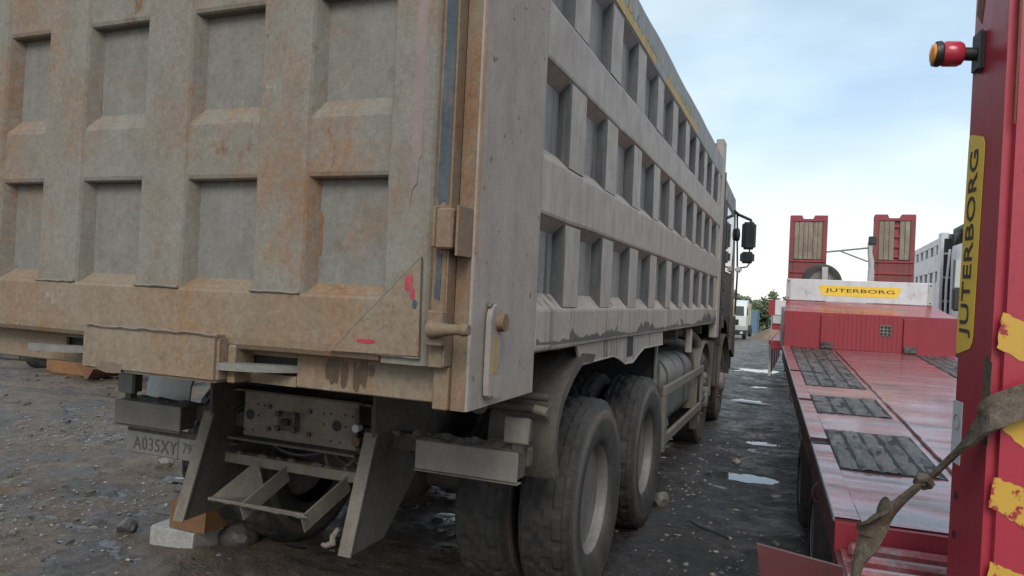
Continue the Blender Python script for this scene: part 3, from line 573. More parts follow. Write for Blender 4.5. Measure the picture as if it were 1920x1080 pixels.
for k in range(13):
    x = -1.56+.19*rn.random(); wd_ = rn.uniform(.008, .03); ln = rn.uniform(.025, .105); zt = 1.366-.03*rn.random()**2; ln = min(ln, zt-1.252)
    MB().prism([(x-wd_/2, zt), (x+wd_/2, zt), (x+wd_*.6, zt-ln*.5), (x+wd_*.35, zt-ln*.9), (x, zt-ln), (x-wd_*.35, zt-ln*.9), (x-wd_*.5, zt-ln*.5)], 1, BY-.0016-.00005*k, BY-.0004).build('wet_drip', 'wet_mud', bm_)
 
blob('wet_stain', -2.47, 1.268, .16, .045, 'wet_clay', 2.0085, 9, cb)
# --- chassis
rail = None
for s_ in (-1, 1):
    b = MB(); x = XC+s_*.43; b.box(x-.005, x+.005, 2.86, 11.2, .80, 1.08); b.box(x-.005-(.07 if s_ > 0 else 0), x+.005+(.07 if s_ < 0 else 0), 2.86, 11.2, 1.072, 1.082); b.box(x-.005-(.07 if s_ > 0 else 0), x+.005+(.07 if s_ < 0 else 0), 2.86, 11.2, .80, .81)
    b.build('frame_rail', 'chassis', T)
    MB().box(x-.05, x+.05, 2.97, 9.3, 1.09, 1.25).build('body_runner', 'chassis', T)
for y_ in (2.6, 3.5, 4.4, 5.3, 6.2, 7.1, 8.0, 8.9): MB().box(XL+.15, XS-.13, y_, y_+.1, 1.26, 1.355).build('floor_bearer', 'chassis', T)
for y_ in (3.6, 4.6, 5.9, 7.3): MB().box(XC-.42, XC+.42, y_, y_+.15, .82, 1.06).build('cross_member', 'chassis', T)
cp = MB().box(-2.555, -1.885, 2.848, 2.862, .862, 1.082, .003).build('rear_cross_plate', 'chassis_light', T)
MB().box(-2.60, -1.86, 2.79, 2.90, .848, .860).build('lower_flange', 'chassis', cp); MB().box(-2.60, -1.86, 2.83, 2.90, 1.083, 1.092).build('upper_flange', 'chassis', cp)
for hx in (-2.514, -2.002):
    MB().cyl((hx, 2.846, .968), (hx, 2.852, .968), .026, 20).build('hole', 'dark', cp)
    for (dx, dz) in ((-.075, .05), (-.035, .052), (.045, .055), (.085, .052), (-.03, -.075), (.02, -.075), (-.075, 0), (.05, 0)):
        MB().cyl((hx+dx, 2.8465, .968+dz), (hx+dx, 2.851, .968+dz), .006, 8).build('hole', 'dark', cp)
th = MB().box(-2.335, -2.215, 2.825, 2.848, .915, 1.005, .01, 2).build('tow_hitch', 'chassis', T)
MB().box(-2.295, -2.250, 2.80, 2.826, .945, .975, .006).build('jaw', 'dark', th)
for dx in (-.048, .048):
    for dz in (-.035, .035): MB().cyl((-2.275+dx, 2.81, .96+dz), (-2.275+dx, 2.83, .96+dz), .015, 6).build('bolt', 'chassis', th)
for dx in (-.12, .12):
    for dz in (-.05, .06): MB().cyl((-2.275+dx, 2.835, .96+dz), (-2.275+dx, 2.85, .96+dz), .012, 6).build('bolt', 'chassis', cp)
# frame side brackets above the legs
for s_ in (-1, 1):
    x = -2.195+s_*.465
    MB().prism([(2.73, 1.20), (3.05, 1.20), (3.03, 1.07), (2.86, .86), (2.74, .95)], 0, x-.008, x+.008).build('leg_bracket', 'chassis', T)
    leg = MB().prism([(2.745, .975), (2.86, 1.0), (3.16, .76), (2.855, .49), (2.585, .487)], 0, x-.006, x+.006).build('bumper_leg', 'chassis', T)
    d_ = Vector((0, .16, .486)).normalized()
    f_ = MB(); f_.add([(x-.05, 2.745, .98), (x+.012, 2.745, .98), (x+.012, 2.583, .485), (x-.05, 2.583, .485), (x-.05, 2.755, .977), (x+.012, 2.755, .977), (x+.012, 2.593, .482), (x-.05, 2.593, .482)], [(0, 1, 2, 3), (4, 7, 6, 5), (0, 4, 5, 1), (2, 6, 7, 3), (1, 5, 6, 2), (0, 3, 7, 4)])
    f_.build('leg_flange', 'chassis_light', leg)
hk = MB().tube([(-1.78, 2.58, .60), (-1.80, 2.57, .565), (-1.795, 2.565, .54), (-1.825, 2.56, .525), (-1.845, 2.56, .528)], [.010, .013, .016, .012, .008], 8).build('leg_hook', 'chassis_light', T, True)
# --- lower bar and triangular step
MB().box(-2.66, -1.80, 2.84, 2.90, .715, .765, .005).build('lower_bar', 'chassis_light', T)
st = MB()
b0 = [(-2.46, 2.84, .745), (-1.93, 2.84, .745)]; t0 = [(-2.50, 2.585, .605), (-1.905, 2.60, .615)]
def strip(b, p0, p1, wv, th):
    p0, p1, wv = Vector(p0), Vector(p1), Vector(wv); d = (p1-p0).normalized(); n = d.cross(wv).normalized()*th
    b.add([p0, p1, p1+wv, p0+wv, p0+n, p1+n, p1+wv+n, p0+wv+n], [(0, 1, 2, 3), (4, 7, 6, 5), (0, 4, 5, 1), (1, 5, 6, 2), (2, 6, 7, 3), (3, 7, 4, 0)])
strip(st, (-2.505, 2.585, .612), (-1.975, 2.60, .612), (0, .03, -.006), .012)
stp = st.build('step_frame', 'chassis_light', T)
for (xa, xb) in ((-2.28, -2.33), (-1.93, -1.99)):
    b = MB(); strip(b, (xa, 2.84, .745), (xb, 2.595, .612), (.0, .03, -.075), .008); b.build('step_divider', 'chassis_light', stp)
MB().add([(-2.505, 2.59, .612), (-2.42, 2.80, .76), (-2.36, 2.80, .60), (-2.36, 2.65, .606), (-2.50, 2.595, .606), (-2.415, 2.805, .755), (-2.355, 2.805, .595), (-2.355, 2.655, .6)], [(0, 1, 2, 3), (4, 7, 6, 5), (0, 4, 5, 1), (1, 5, 6, 2), (2, 6, 7, 3), (3, 7, 4, 0)]).build('step_cheek', 'chassis_light', stp)
MB().tube([(-2.50+.55*t/24, 2.59+random.uniform(-.003, .003), .612+random.uniform(0, .004)) for t in range(25)], [.005+.003*random.random() for _ in range(25)], 6).build('mud_crust', 'mudclod', stp, True)
# --- lamps, reflectors, plate
MB().box(-3.36, -1.06, 2.90, 2.96, .885, .965, .006).build('lamp_beam', 'chassis', T)
def lampset(x0, x1, mx0, mx1, mat, mmat):
    lb = MB().box(x0, x1, 2.79, 2.80, .842, .968, .004).build('tail_lamp', mat, T)
    MB().box(x0+.004, x1-.004, 2.802, 2.90, .846, .962, .008).build('lamp_housing', 'chassis', lb)
    MB().box(x0-.002, x1+.006, 2.785, 2.83, .834, .8405, .002).build('lamp_rim', 'chassis_light', lb)
    mk = MB().box(mx0, mx1, 2.80, 2.812, 1.004, 1.108, .012, 2).build('reflector', mmat, T, True)
    MB().box(mx0+.006, mx1-.006, 2.814, 2.87, 1.008, 1.10, .006).build('reflector_back', 'chassis', mk); MB().box(mx0-.002, mx1+.002, 2.811, 2.816, 1.001, 1.111, .006).build('reflector_frame', 'chassis_light', mk, True); MB().box((mx0+mx1)/2-.02, (mx0+mx1)/2+.02, 2.82, 2.86, .96, 1.006).build('reflector_stem', 'chassis', mk)
lampset(-1.548, -1.066, -1.138, -1.03, 'lamp_dust', 'lamp_dust'); lampset(-3.375, -2.912, -3.372, -3.262, 'lamp_dust', 'lamp_grey')
# caked mud along the beam
rn = random.Random(12)
md = MB()
def crust(b, x0, x1, y0, y1, z, hmax, seed):
    n, k = 90, 8; vs = []; 
    for i in range(n+1):
        for j in range(k+1):
            x = x0+(x1-x0)*i/n; y = y0+(y1-y0)*j/k; e = math.sin(math.pi*j/k)*min(1, i/3, (n-i)/3)
            vs.append((x, y, z+(float(vnoise(x*22+seed, y*14, 3))+.5)*hmax*e+float(vnoise(x*60+seed, y*50, 5))*hmax*.35*e))
    b.add(vs, [(i*(k+1)+j, (i+1)*(k+1)+j, (i+1)*(k+1)+j+1, i*(k+1)+j+1) for i in range(n) for j in range(k)])
crust(md, -1.60, -1.10, 2.795, 2.96, .966, .042, 1); md.build('caked_mud', 'mudclod', T)
md = MB(); crust(md, -3.36, -2.90, 2.795, 2.96, .966, .03, 5); md.build('caked_mud', 'mudclod', T)
lp = MB().box(-3.335, -2.805, 2.838, 2.846, .688, .800, .004).build('licence_plate', 'plate', T)
MB().box(-3.34, -2.80, 2.848, 2.858, .684, .83, .003).build('plate_holder', 'chassis', lp)
def plate_text(txt, xc, zc, h, wx):
    vs, fs = text_geo(txt, h, wx, .0018, 1.08); MB().add([(xc+v.x, 2.8375-v.z, zc+v.y) for v in vs], fs).build('plate_lettering', 'plate_ink', lp)
plate_text('A035XY', -3.125, .742, .068, .86); plate_text('797', -2.885, .752, .05, .85)
MB().box(-2.966, -2.963, 2.836, 2.8385, .69, .798).build('plate_line', 'plate_ink', lp)
def cr_path(pts, m_=6):
    P_ = [Vector(p) for p in pts]; out = []
    for i in range(len(P_)-1):
        p0 = P_[max(i-1, 0)]; p1 = P_[i]; p2 = P_[i+1]; p3 = P_[min(i+2, len(P_)-1)]
        for t in range(m_):
            t /= m_; out.append(.5*((2*p1)+(-p0+p2)*t+(2*p0-5*p1+4*p2-p3)*t*t+(-p0+3*p1-3*p2+p3)*t**3))
    return out+[P_[-1]]
for pts, r_, mt in (([(-2.50, 2.95, .86), (-2.40, 2.93, .80), (-2.25, 2.92, .785), (-2.10, 2.93, .82), (-1.98, 2.96, .87)], .011, 'black'), ([(-2.12, 2.93, .85), (-2.08, 2.90, .77), (-2.02, 2.90, .745), (-1.95, 2.93, .80), (-1.90, 2.98, .9)], .009, 'hose'), ([(-1.86, 2.80, 1.07), (-1.845, 2.78, .99), (-1.86, 2.79, .92), (-1.84, 2.84, .85)], .012, 'hose'), ([(-1.62, 2.93, .93), (-1.56, 2.90, .86), (-1.50, 2.92, .82), (-1.40, 2.97, .86)], .008, 'black'), ([(-2.60, 2.90, .99), (-2.72, 2.88, .93), (-2.86, 2.90, .91), (-2.95, 2.93, .93)], .008, 'black'), ([(-2.45, 3.4, .74), (-2.2, 3.3, .66), (-1.95, 3.4, .72), (-1.8, 3.6, .84)], .014, 'hose')):
    MB().tube(cr_path(pts), r_, 8).build('air_line', mt, T, True)
cpl = MB().cyl((-1.845, 2.80, .985), (-1.845, 2.765, .985), .018, 10).build('air_coupling', 'offwhite', T, True); MB().cyl((-1.845, 2.81, .925), (-1.845, 2.77, .925), .022, 10).build('coupling_cap', 'rusty', cpl, True)
rn = random.Random(41)
for k in range(26):
    x = rn.choice([rn.uniform(-2.6, -1.9), rn.uniform(-1.7, -1.1), rn.uniform(-3.3, -2.8)]); b = stone_mesh(rn.uniform(.008, .022), 200+k, (1.3, 1, .7), 2); z = .862 if x > -1.8 or x < -2.7 else .766; z = .967 if z == .862 else z
    b.v = [(p[0]+x, p[1]+rn.uniform(2.83, 2.88)*0+2.855, p[2]+z+.004) for p in b.v]; b.build('mud_clod', 'mudclod', T)
# --- rear mudguards
def guard(x0, x1, mat):
    pr = [(3.72, 1.325), (3.50, 1.345), (3.32, 1.27), (3.18, 1.16), (3.11, 1.02), (3.10, .90), (3.12, .80)]
    out = pr; inn = [(y+.012, z-.012) for y, z in pr]
    gd = MB().prism(out+inn[::-1], 0, x0, x1).build('mudguard', mat, T, True)
    e = [(3.74, 1.325), (3.50, 1.345), (3.32, 1.27), (3.18, 1.16), (3.11, 1.02), (3.10, .90), (3.12, .80)]
    rim_ = e+[(3.19, .80), (3.145, .92), (3.155, 1.02), (3.225, 1.13), (3.36, 1.225), (3.52, 1.295), (3.70, 1.29)]
    MB().prism(rim_, 0, x1 if x1 > -2 else x0-.008, x1+.008 if x1 > -2 else x0).build('guard_cheek', mat, gd, True)
    return gd
g1 = guard(-1.34, -1.02, 'chassis'); g2 = guard(-3.50, -3.18, 'offwhite')
for k in range(2): MB().cyl((-1.35, 3.05+.01*k, 1.17-.06*k), (-1.03, 3.05+.01*k, 1.17-.06*k), .018, 10).build('guard_stay', 'chassis', g1, True)
for k in range(3): MB().tube([(-1.03-.014*k, 2.79, 1.355), (-1.03-.014*k, 2.775, 1.345), (-1.03-.014*k, 2.77, 1.30), (-1.03-.014*k, 2.775, 1.22)], .004, 6).build('cable_loop', 'chassis_light', g1, True)
MB().cyl((-1.06, 2.95, 1.13), (-1.0, 2.95, 1.12), .022, 12).build('stay_end', 'chassis_light', g1, True)
MB().cyl((-1.52, 3.2, 1.14), (-1.30, 2.9, 1.13), .04, 14).build('stay_tube', 'chassis', g1, True)
# --- wheels
def tyre_mesh(c, R0, W, out, seg=168, wear=.0, ph=0):
    """out = +1: outer side towards +x"""
    hw = W/2
    tread = [(-hw*.86, R0-.012), (-hw*.72, R0-.004), (-hw*.66, R0-.003), (-hw*.4, R0), (-hw*.34, R0), (-hw*.08, R0+.001), (hw*.08, R0+.001), (hw*.34, R0), (hw*.4, R0), (hw*.66, R0-.003), (hw*.72, R0-.004), (hw*.86, R0-.012)]
    side = [(hw*.96, R0-.035), (hw*1.0, R0-.062), (hw*1.03, R0-.078), (hw*1.03, R0-.112), (hw*1.02, R0-.165), (hw*.96, R0-.21), (hw*.88, R0-.238), (hw*.80, R0-.246)]
    prof = [(-a, b) for a, b in side[::-1]]+tread+side
    vs = []; fs = []; n = len(prof); nt_ = len(side)
    for i, (dx, r) in enumerate(prof):
        for k in range(seg):
            th = 2*math.pi*k/seg; rr_ = r; ddx = dx
            if nt_ <= i < nt_+len(tread):
                u = dx/hw; blk = (k+ph+int(round(2.5*math.sin(u*9))))%8
                if blk in (0, 1) and abs(u) > .05: rr_ -= .009
                if i-nt_ in (2, 4, 7, 9): rr_ -= .004
            if prof[i] in ((hw*.96, R0-.035), (-hw*.96, R0-.035)) and (k+ph) % 8 in (0, 1): rr_ -= .007
            if (abs(abs(dx)-hw*1.03) < 1e-6) and k % 2: ddx = dx*(1+.03)
            # flattened by the load at the contact
            y = rr_*math.cos(th); z = rr_*math.sin(th); zf = -(R0-.02)
            if z < zf: z = zf-.15*(zf-z)
            vs.append((c[0]+ddx, c[1]+y, c[2]+z))
    for i in range(n-1):
        for k in range(seg): fs.append((i*seg+k, (i+1)*seg+k, (i+1)*seg+(k+1) % seg, i*seg+(k+1) % seg))
    b = MB(); b.add(vs, fs); return b, nt_, len(tread), seg
def wheel(x_out, y, s_, W=.285, R0=.545, dish=True, ph=0):
    """s_ = +1 right side wheel with outer face at x_out"""
    c = (x_out-s_*W/2, y, R0-.022)
    b, a_, t_, seg = tyre_mesh(c, R0, W, s_, ph=ph)
    o = b.build('tyre', 'tyre', T, True); o.data.materials.append(M['tyre_side']); o.data.materials.append(M['tyre_ring'])
    cx_ = c[0]-ORG[T.name].x
    cy_, cz_ = c[1]-ORG[T.name].y, c[2]
    for p in o.data.polygons:
        q_ = p.center; r_ = math.hypot(q_.y-cy_, q_.z-cz_)
        if r_ < R0-.03: p.material_index = 1
        if R0-.118 < r_ < R0-.06: p.material_index = 2
        if r_ > R0-.03: p.use_smooth = False
    x = x_out; k = s_
    if dish:
        pr = [(-.06, .315), (-.015, .318), (-.002, .312), (0, .302), (-.012, .293), (-.04, .288), (-.10, .282), (-.150, .262), (-.165, .235), (-.168, .20), (-.162, .145), (-.150, .14), (-.12, .128), (-.085, .118), (-.075, .10), (-.07, .03)]
    else:
        pr = [(-.06, .315), (-.02, .318), (-.006, .312), (-.004, .302), (-.02, .293), (-.05, .285), (-.06, .262), (-.045, .235), (-.01, .20), (.02, .16), (.03, .14), (.075, .128), (.09, .11), (.095, .05)]
    rm = MB().lathe_x([(k*a-k*.028, r) for a, r in pr], (x, y, c[2]), 48).build('rim', 'rim', o, True)
    for j in range(10 if s_ > 0 and x_out > -1.2 else 0):
        th = 2*math.pi*j/10+.2; rr_ = .205 if dish else .195; dx = -.195 if dish else -.02
        MB().cyl((x+k*dx, y+rr_*math.cos(th), c[2]+rr_*math.sin(th)), (x+k*(dx+.035), y+rr_*math.cos(th), c[2]+rr_*math.sin(th)), .016, 6).build('wheel_nut', 'rusty', o)
    return o
for i, y_ in enumerate((3.90, 5.28)):
    wheel(-1.0, y_, 1, ph=i*5); wheel(-1.35, y_, 1, ph=3+i*2); wheel(-3.50, y_, -1, ph=i*4); wheel(-3.15, y_, -1, ph=7)
    MB().cyl((-3.3, y_, .53), (-1.2, y_, .53), .085, 16).build('axle_tube', 'chassis', T, True)
    MB().lathe_x([(-.22, .09), (-.16, .17), (-.06, .225), (.06, .225), (.16, .17), (.22, .09)], (XC, y_, .55), 24).build('axle_housing', 'chassis', T, True)
    MB().cyl((XC, y_, .62), (XC, y_+.5, .66), .06, 12).build('drive_shaft', 'chassis', T, True)
for s_ in (-1, 1):
    x = XC+s_*.55; MB().prism([(3.75, .60), (4.5, .78), (5.45, .60), (5.45, .68), (4.6, .98), (3.75, .68)], 0, x-.045, x+.045).build('leaf_spring', 'chassis', T)
for y_ in (8.75, 10.68):
    wheel(-1.06, y_, 1, .31, .545, False, 2); wheel(-3.44, y_, -1, .31, .545, False, 4)
    MB().cyl((-3.3, y_, .53), (-1.2, y_, .53), .06, 12).build('axle_tube', 'chassis', T, True)
# --- fuel tank, straps, guard frame, hoses
def rbox(yz, r): return yz
def rrect(x0, x1, z0, z1, r, n=7):
    out = []
    for cx_, cz_, a0 in ((x1-r, z1-r, 0), (x0+r, z1-r, 90), (x0+r, z0+r, 180), (x1-r, z0+r, 270)):
        out += [(cx_+r*math.cos(R(a0+90*k/n)), cz_+r*math.sin(R(a0+90*k/n))) for k in range(n+1)]
    return out
tk = MB().prism(rrect(-1.66, -1.11, .46, 1.12, .19), 1, 6.10, 8.10).build('fuel_tank', 'tank', T, True)
for y_ in (6.55, 7.55): MB().prism(rrect(-1.668, -1.102, .452, 1.128, .196), 1, y_, y_+.05).build('tank_strap', 'hose', tk, True)
for y_ in (6.12, 7.08, 8.06): MB().prism(rrect(-1.665, -1.105, .455, 1.125, .193), 1, y_, y_+.014).build('tank_seam', 'chassis_light', tk, True)
gf = MB().box(-1.035, -1.0, 5.92, 8.32, .855, .935, .006).build('side_guard', 'chassis_light', T)
MB().box(-1.035, -1.0, 5.98, 8.26, .455, .535, .006).build('guard_rail', 'chassis_light', gf)
MB().prism([(5.92, .855), (6.0, .855), (6.04, .536), (5.99, .40), (5.93, .40)], 0, -1.034, -1.002).build('guard_upright', 'chassis_light', gf)
MB().box(-1.034, -1.002, 8.25, 8.31, .536, .854, .004).build('guard_upright', 'chassis_light', gf)
MB().box(-1.10, -1.036, 8.05, 8.2, .25, .455, .006).build('guard_foot', 'chassis', gf)
MB().box(-1.09, -1.07, 5.80, 5.86, .62, 1.29, .004).build('tank_shield', 'chassis_light', T)
MB().box(-1.9, -1.09, 5.84, 5.86, .62, 1.27).build('rear_shield', 'dark', T)
def arc(c0, pts): return [Vector(c0)+Vector(p) for p in pts]
def hose(pts, r, mat='hose'):
    P_ = [Vector(p) for p in pts]; out = []
    for i in range(len(P_)-1):
        p0 = P_[max(i-1, 0)]; p1 = P_[i]; p2 = P_[i+1]; p3 = P_[min(i+2, len(P_)-1)]
        for t in range(6):
            t /= 6; out.append(.5*((2*p1)+(-p0+p2)*t+(2*p0-5*p1+4*p2-p3)*t*t+(-p0+3*p1-3*p2+p3)*t**3))
    out.append(P_[-1]); return MB().tube(out, r, 10)
for pts, r_ in (([(-1.5, 5.98, 1.22), (-1.22, 5.98, 1.24), (-1.12, 6.0, 1.14), (-1.11, 6.02, .9), (-1.13, 6.02, .7)], .035),
               ([(-1.5, 6.9, 1.22), (-1.3, 7.3, 1.24), (-1.16, 7.9, 1.16), (-1.13, 8.12, .98), (-1.13, 8.16, .8)], .045), ([(-1.5, 7.6, 1.25), (-1.25, 8.0, 1.30), (-1.13, 8.4, 1.22), (-1.10, 8.52, 1.0), (-1.12, 8.52, .86)], .055)):
    hose(pts, r_).build('air_hose', 'hose', T, True)
MB().box(-1.09, -1.03, 7.42, 7.50, 1.12, 1.36, .008).build('skirt_bracket', 'side_low', T)
vb = MB().box(-1.30, -1.06, 8.42, 8.62, .45, .80, .03, 2).build('valve_box', 'chassis', T)
for k in range(4): MB().lathe_x([(0, .03), (.02, .05), (.06, .05), (.08, .02)], (-1.07, 8.44+.05*k, .56+.075*k), 10).build('valve_cap', 'chassis_light' if k % 2 else 'hose', vb, True)
# --- front mudguards, cab
def arch(yc, x0, x1, r, a0, a1, mat, name='front_mudguard'):
    n = 14; o_ = [(yc+r*math.cos(R(a0+(a1-a0)*k/n)), .53+r*math.sin(R(a0+(a1-a0)*k/n))) for k in range(n+1)]; i_ = [(yc+(r-.025)*math.cos(R(a0+(a1-a0)*k/n)), .53+(r-.025)*math.sin(R(a0+(a1-a0)*k/n))) for k in range(n, -1, -1)]
    return MB().prism(o_+i_, 0, x0, x1).build(name, mat, T, True)
arch(8.75, -1.45, -1.04, .66, -5, 185, 'chassis_light'); arch(10.68, -1.45, -1.0, .68, 5, 178, 'cab_trim')
MB().box(-1.22, -1.03, 9.38, 9.62, .62, 1.18, .02, 2).build('battery_box', 'chassis', T, True)
MB().box(-1.20, -1.02, 9.68, 9.92, .55, 1.30, .02, 2).build('cab_step_box', 'cab_trim', T, True)
cabp = [(9.78, .98), (10.02, 1.0), (10.12, 1.18), (10.35, 1.36), (10.68, 1.42), (11.0, 1.36), (11.22, 1.18), (11.3, .80), (11.92, .62), (12.0, 1.0), (11.98, 1.9), (11.78, 3.0), (11.62, 3.25), (9.86, 3.33), (9.78, 3.2)]
cab = MB().prism(cabp, 0, -3.48, -1.03).build('cab', 'cab', T, True)
MB().prism([(10.15, 1.45), (11.25, 1.45), (11.42, 1.9), (11.40, 2.0), (11.32, 3.02), (10.15, 3.05)], 0, -1.031, -1.018).build('cab_door', 'cab_trim', cab)
MB().prism([(10.24, 2.08), (11.28, 2.08), (11.18, 2.92), (10.24, 2.96)], 0, -1.0185, -1.008).build('door_window', 'glass', cab)
MB().prism([(9.86, 2.15), (10.08, 2.15), (10.08, 2.9), (9.86, 2.9)], 0, -1.031, -1.02).build('rear_window', 'glass', cab)
MB().box(-1.02, -1.0, 10.2, 10.36, 1.9, 1.96, .005).build('door_handle', 'black', cab)
MB().box(-3.3, -1.2, 11.99, 12.02, 2.0, 2.95).build('windscreen', 'glass', cab)
MB().box(-1.06, -.985, 9.74, 9.80, 1.1, 2.95, .01).build('cab_rear_trim', 'black', T)
MB().box(-1.12, -.99, 9.66, 9.76, 1.25, 3.36, .02, 2).build('intake_stack', 'cab', T, True)
for z_ in (1.3, 1.55, 1.8): MB().box(-1.06, -.97, 9.86, 10.02, z_, z_+.16, .02).build('cab_side_lump', 'cab_trim', T)
MB().prism([(11.36, .95), (11.95, .80), (11.98, 1.45), (11.45, 1.45)], 0, -1.028, -.985).build('front_corner_panel', 'cab_trim', cab)
MB().tube([(-1.0, 11.62, 3.06), (-.985, 11.66, 2.6), (-.965, 11.68, 2.1), (-.975, 11.68, 1.5)], .014, 8).build('grab_rail', 'black', cab, True)
ma = MB().tube([(-1.03, 11.5, 3.06), (-.98, 11.58, 3.02), (-.86, 11.64, 2.97), (-.80, 11.66, 2.945), (-.79, 11.66, 2.90)], .024, 8).build('mirror_arm', 'black', T, True)
MB().tube([(-.80, 11.66, 2.50), (-.80, 11.66, 2.26), (-.83, 11.66, 2.22), (-.95, 11.66, 2.20)], .012, 8).build('lower_stay', 'black', ma, True)
MB().box(-1.0, -.90, 11.62, 11.70, 2.13, 2.22, .02, 2).build('stay_foot', 'offwhite', ma, True)
m1 = MB().box(-.925, -.715, 11.62, 11.74, 2.49, 2.915, .035, 3).build('mirror_housing', 'black', T, True)
MB().box(-.905, -.735, 11.612, 11.619, 2.515, 2.89, .02, 1).build('mirror_glass', 'glass', m1)
m2 = MB().box(-.935, -.725, 11.60, 11.73, 2.275, 2.455, .035, 3).build('mirror_housing', 'black', T, True)
MB().box(-.915, -.745, 11.592, 11.599, 2.295, 2.435, .02, 1).build('mirror_glass', 'glass', m2)
MB().lathe_x([(-.05, .02), (-.04, .09), (.0, .11), (.03, .09), (.04, .03)], (-.99, 11.7, 2.72), 16).build('wide_angle_mirror', 'black', ma, True)

# ------------------------------------------------------------ chocks and rocks by the truck
def chunk(x0, x1, y0, y1, z0, z1, seed, bev=.012, skew=0):
    rn = random.Random(seed); b = MB().box(x0, x1, y0, y1, z0, z1, bev, 2); b.v = [(p[0]+rn.uniform(-1, 1)*.004+skew*(p[2]-z0), p[1]+rn.uniform(-1, 1)*.004, p[2]+rn.uniform(-1, 1)*.004) for p in b.v]; return b
cbk = chunk(-3.68, -3.33, 3.34, 3.56, -.03, .095, 4, .006); tag(cbk.build('concrete_block', 'concrete', None, False, (-3.62, 3.45, 0)), 'broken pale concrete block lying at the left rear tyre', 'concrete block')
wd = MB().prism([(3.36, .10), (3.62, .10), (3.60, .20), (3.40, .27), (3.37, .26)], 0, -3.55, -3.27); tag(wd.build('timber_wedge', 'timber', None, False, (-3.5, 3.45, .1)), 'wet orange-brown timber wedge standing on the concrete block', 'wheel chock')
MB_ = MB().cyl((-3.95, 3.62, .06), (-3.66, 3.60, .075), .012, 8); tag(MB_.build('metal_rod', 'stone_dark', None, True, (-3.8, 3.6, .05)), 'thin dark metal rod lying behind the concrete block', 'rod')
rock('dark_rock', -3.24, 3.62, .13, 'stone_dark', 'dark rounded rock under the rear step beside the left tyre', seed=3, sq=(1, .9, .75))
rock('dark_rock', -3.98, 3.42, .075, 'stone_dark', 'small dark rock left of the concrete block', seed=8, sq=(1, .9, .8))
rock('pale_stone', -1.0, 5.90, .085, 'stone', 'pale stone wedged in front of the second right tyre', seed=11, sq=(.8, .9, 1.1))
rock('pale_stone', -.58, 7.85, .05, 'stone', 'pale wet stone near the puddle in the lane', seed=14)
rock('brown_stone', -5.1, 4.75, .075, 'stone', 'brown stone on the dirt left of the licence plate', seed=21, sq=(1, .8, .6))
for k, (x, y, r_) in enumerate(((-4.35, 5.15, .09), (-4.75, 5.3, .11), (-4.5, 5.0, .06), (-5.0, 5.45, .07), (-4.4, 4.3, .07), (-4.62, 4.4, .09), (-4.2, 4.45, .05))):
    rock('rubble_stone', x, y, r_, 'stone_dark', 'dark wet rubble lump in the heap left of the number plate', 'rubble', seed=30+k, sq=(1.1, .8, .55), group='rubble lumps left of the number plate')
pl = MB().box(-1.36, -1.05, 3.30, 3.42, -.02, .05, .006); tag(pl.build('plank', 'concrete', None, False, (-1.2, 3.36, 0)), 'pale board lying flat behind the right rear tyre', 'board')
tag(MB().tube([(-.70, 5.42, .03), (-.62, 5.3, .035), (-.52, 5.24, .035), (-.41, 5.16, .03)], .009, 6).build('stick', 'dark', None, True, (-.55, 5.3, .02)), 'thin black stick lying on the dark ground beside the second tyre', 'stick')
tag(MB().prism([(-1.05, 12.6), (-.55, 12.45), (-.38, 12.55), (-.85, 12.78)], 2, .02, .035).build('sheet_metal', 'steel', None, False, (-.7, 12.6, .02)), 'flat grey metal scrap lying in the lane ahead', 'scrap metal')

# ------------------------------------------------------------ LOW-LOADER TRAILER (near)
dT = Vector((-.05425, 1, .04535)).normalized(); eT = Vector((1, .05425, 0)).normalized(); nT = eT.cross(dT)
NT = Vector((.1459, 3.0763, .8161))
L1 = thing('low_loader_trailer', NT, 'red low-loader trailer with wet deck and white name board, nearest on the right', 'trailer', world=False)
L1.matrix_world = Matrix((eT, dT, nT)).transposed().to_4x4(); L1.location = NT
L1.rotation_mode = 'QUATERNION'; L1.rotation_quaternion = Matrix((eT, dT, nT)).transposed().to_quaternion()
WD, LV = 1.935, 6.86
def uneven_sheet(x0, x1, y0, y1, z, nx_, ny_, amp, seed, th=.03):
    b = MB(); vs = []; 
    for i in range(nx_+1):
        for j in range(ny_+1):
            x = x0+(x1-x0)*i/nx_; y = y0+(y1-y0)*j/ny_; vs.append((x, y, z+amp*float(vnoise(x*4+seed, y*4, 2))+amp*.6*float(vnoise(x*1.3+seed, y*11, 4))))
    b.add(vs, [(i*(ny_+1)+j, (i+1)*(ny_+1)+j, (i+1)*(ny_+1)+j+1, i*(ny_+1)+j+1) for i in range(nx_) for j in range(ny_)])
    return b
dk = uneven_sheet(.094, WD-.094, 0, LV, 0, 40, 150, .006, 3).build('deck', 'deck', L1, True)
MB().box(.02, WD-.02, .005, LV, -.16, -.012).build('deck_frame', 'deck_dark', L1)
# raised side strips in sections with pocket gaps
for side in (0, 1):
    x0, x1 = (0, .09) if side == 0 else (WD-.09, WD)
    for a, b in ((0, 1.27), (1.44, 2.70), (2.80, 4.36), (4.46, LV)):
        s = uneven_sheet(x0, x1, a, b, .006, 2, 20, .003, 9); n0 = len(s.v)
        o = s.build('edge_strip', 'deck', dk, True)
        MB().box(x0, x1, a, b, -.16, .001).build('edge_beam', 'deck_dark', dk)
        if side == 0: MB().box(-.006, .002, a, b, -.012, .012, .003).build('edge_lip', 'steel', dk)
    for v in (1.355, 2.75, 4.41): MB().box(x0+(0 if side == 0 else -.05), x1+(.06 if side == 0 else 0), v-.028, v+.028, -.05, -.004).build('stake_pocket', 'dark', dk)
# ridge weld
MB().tube([(.607+.012*random.uniform(-1, 1)*.4, .3+6.4*t/60, .008) for t in range(61)], .011, 6).build('ridge', 'deck', dk, True)
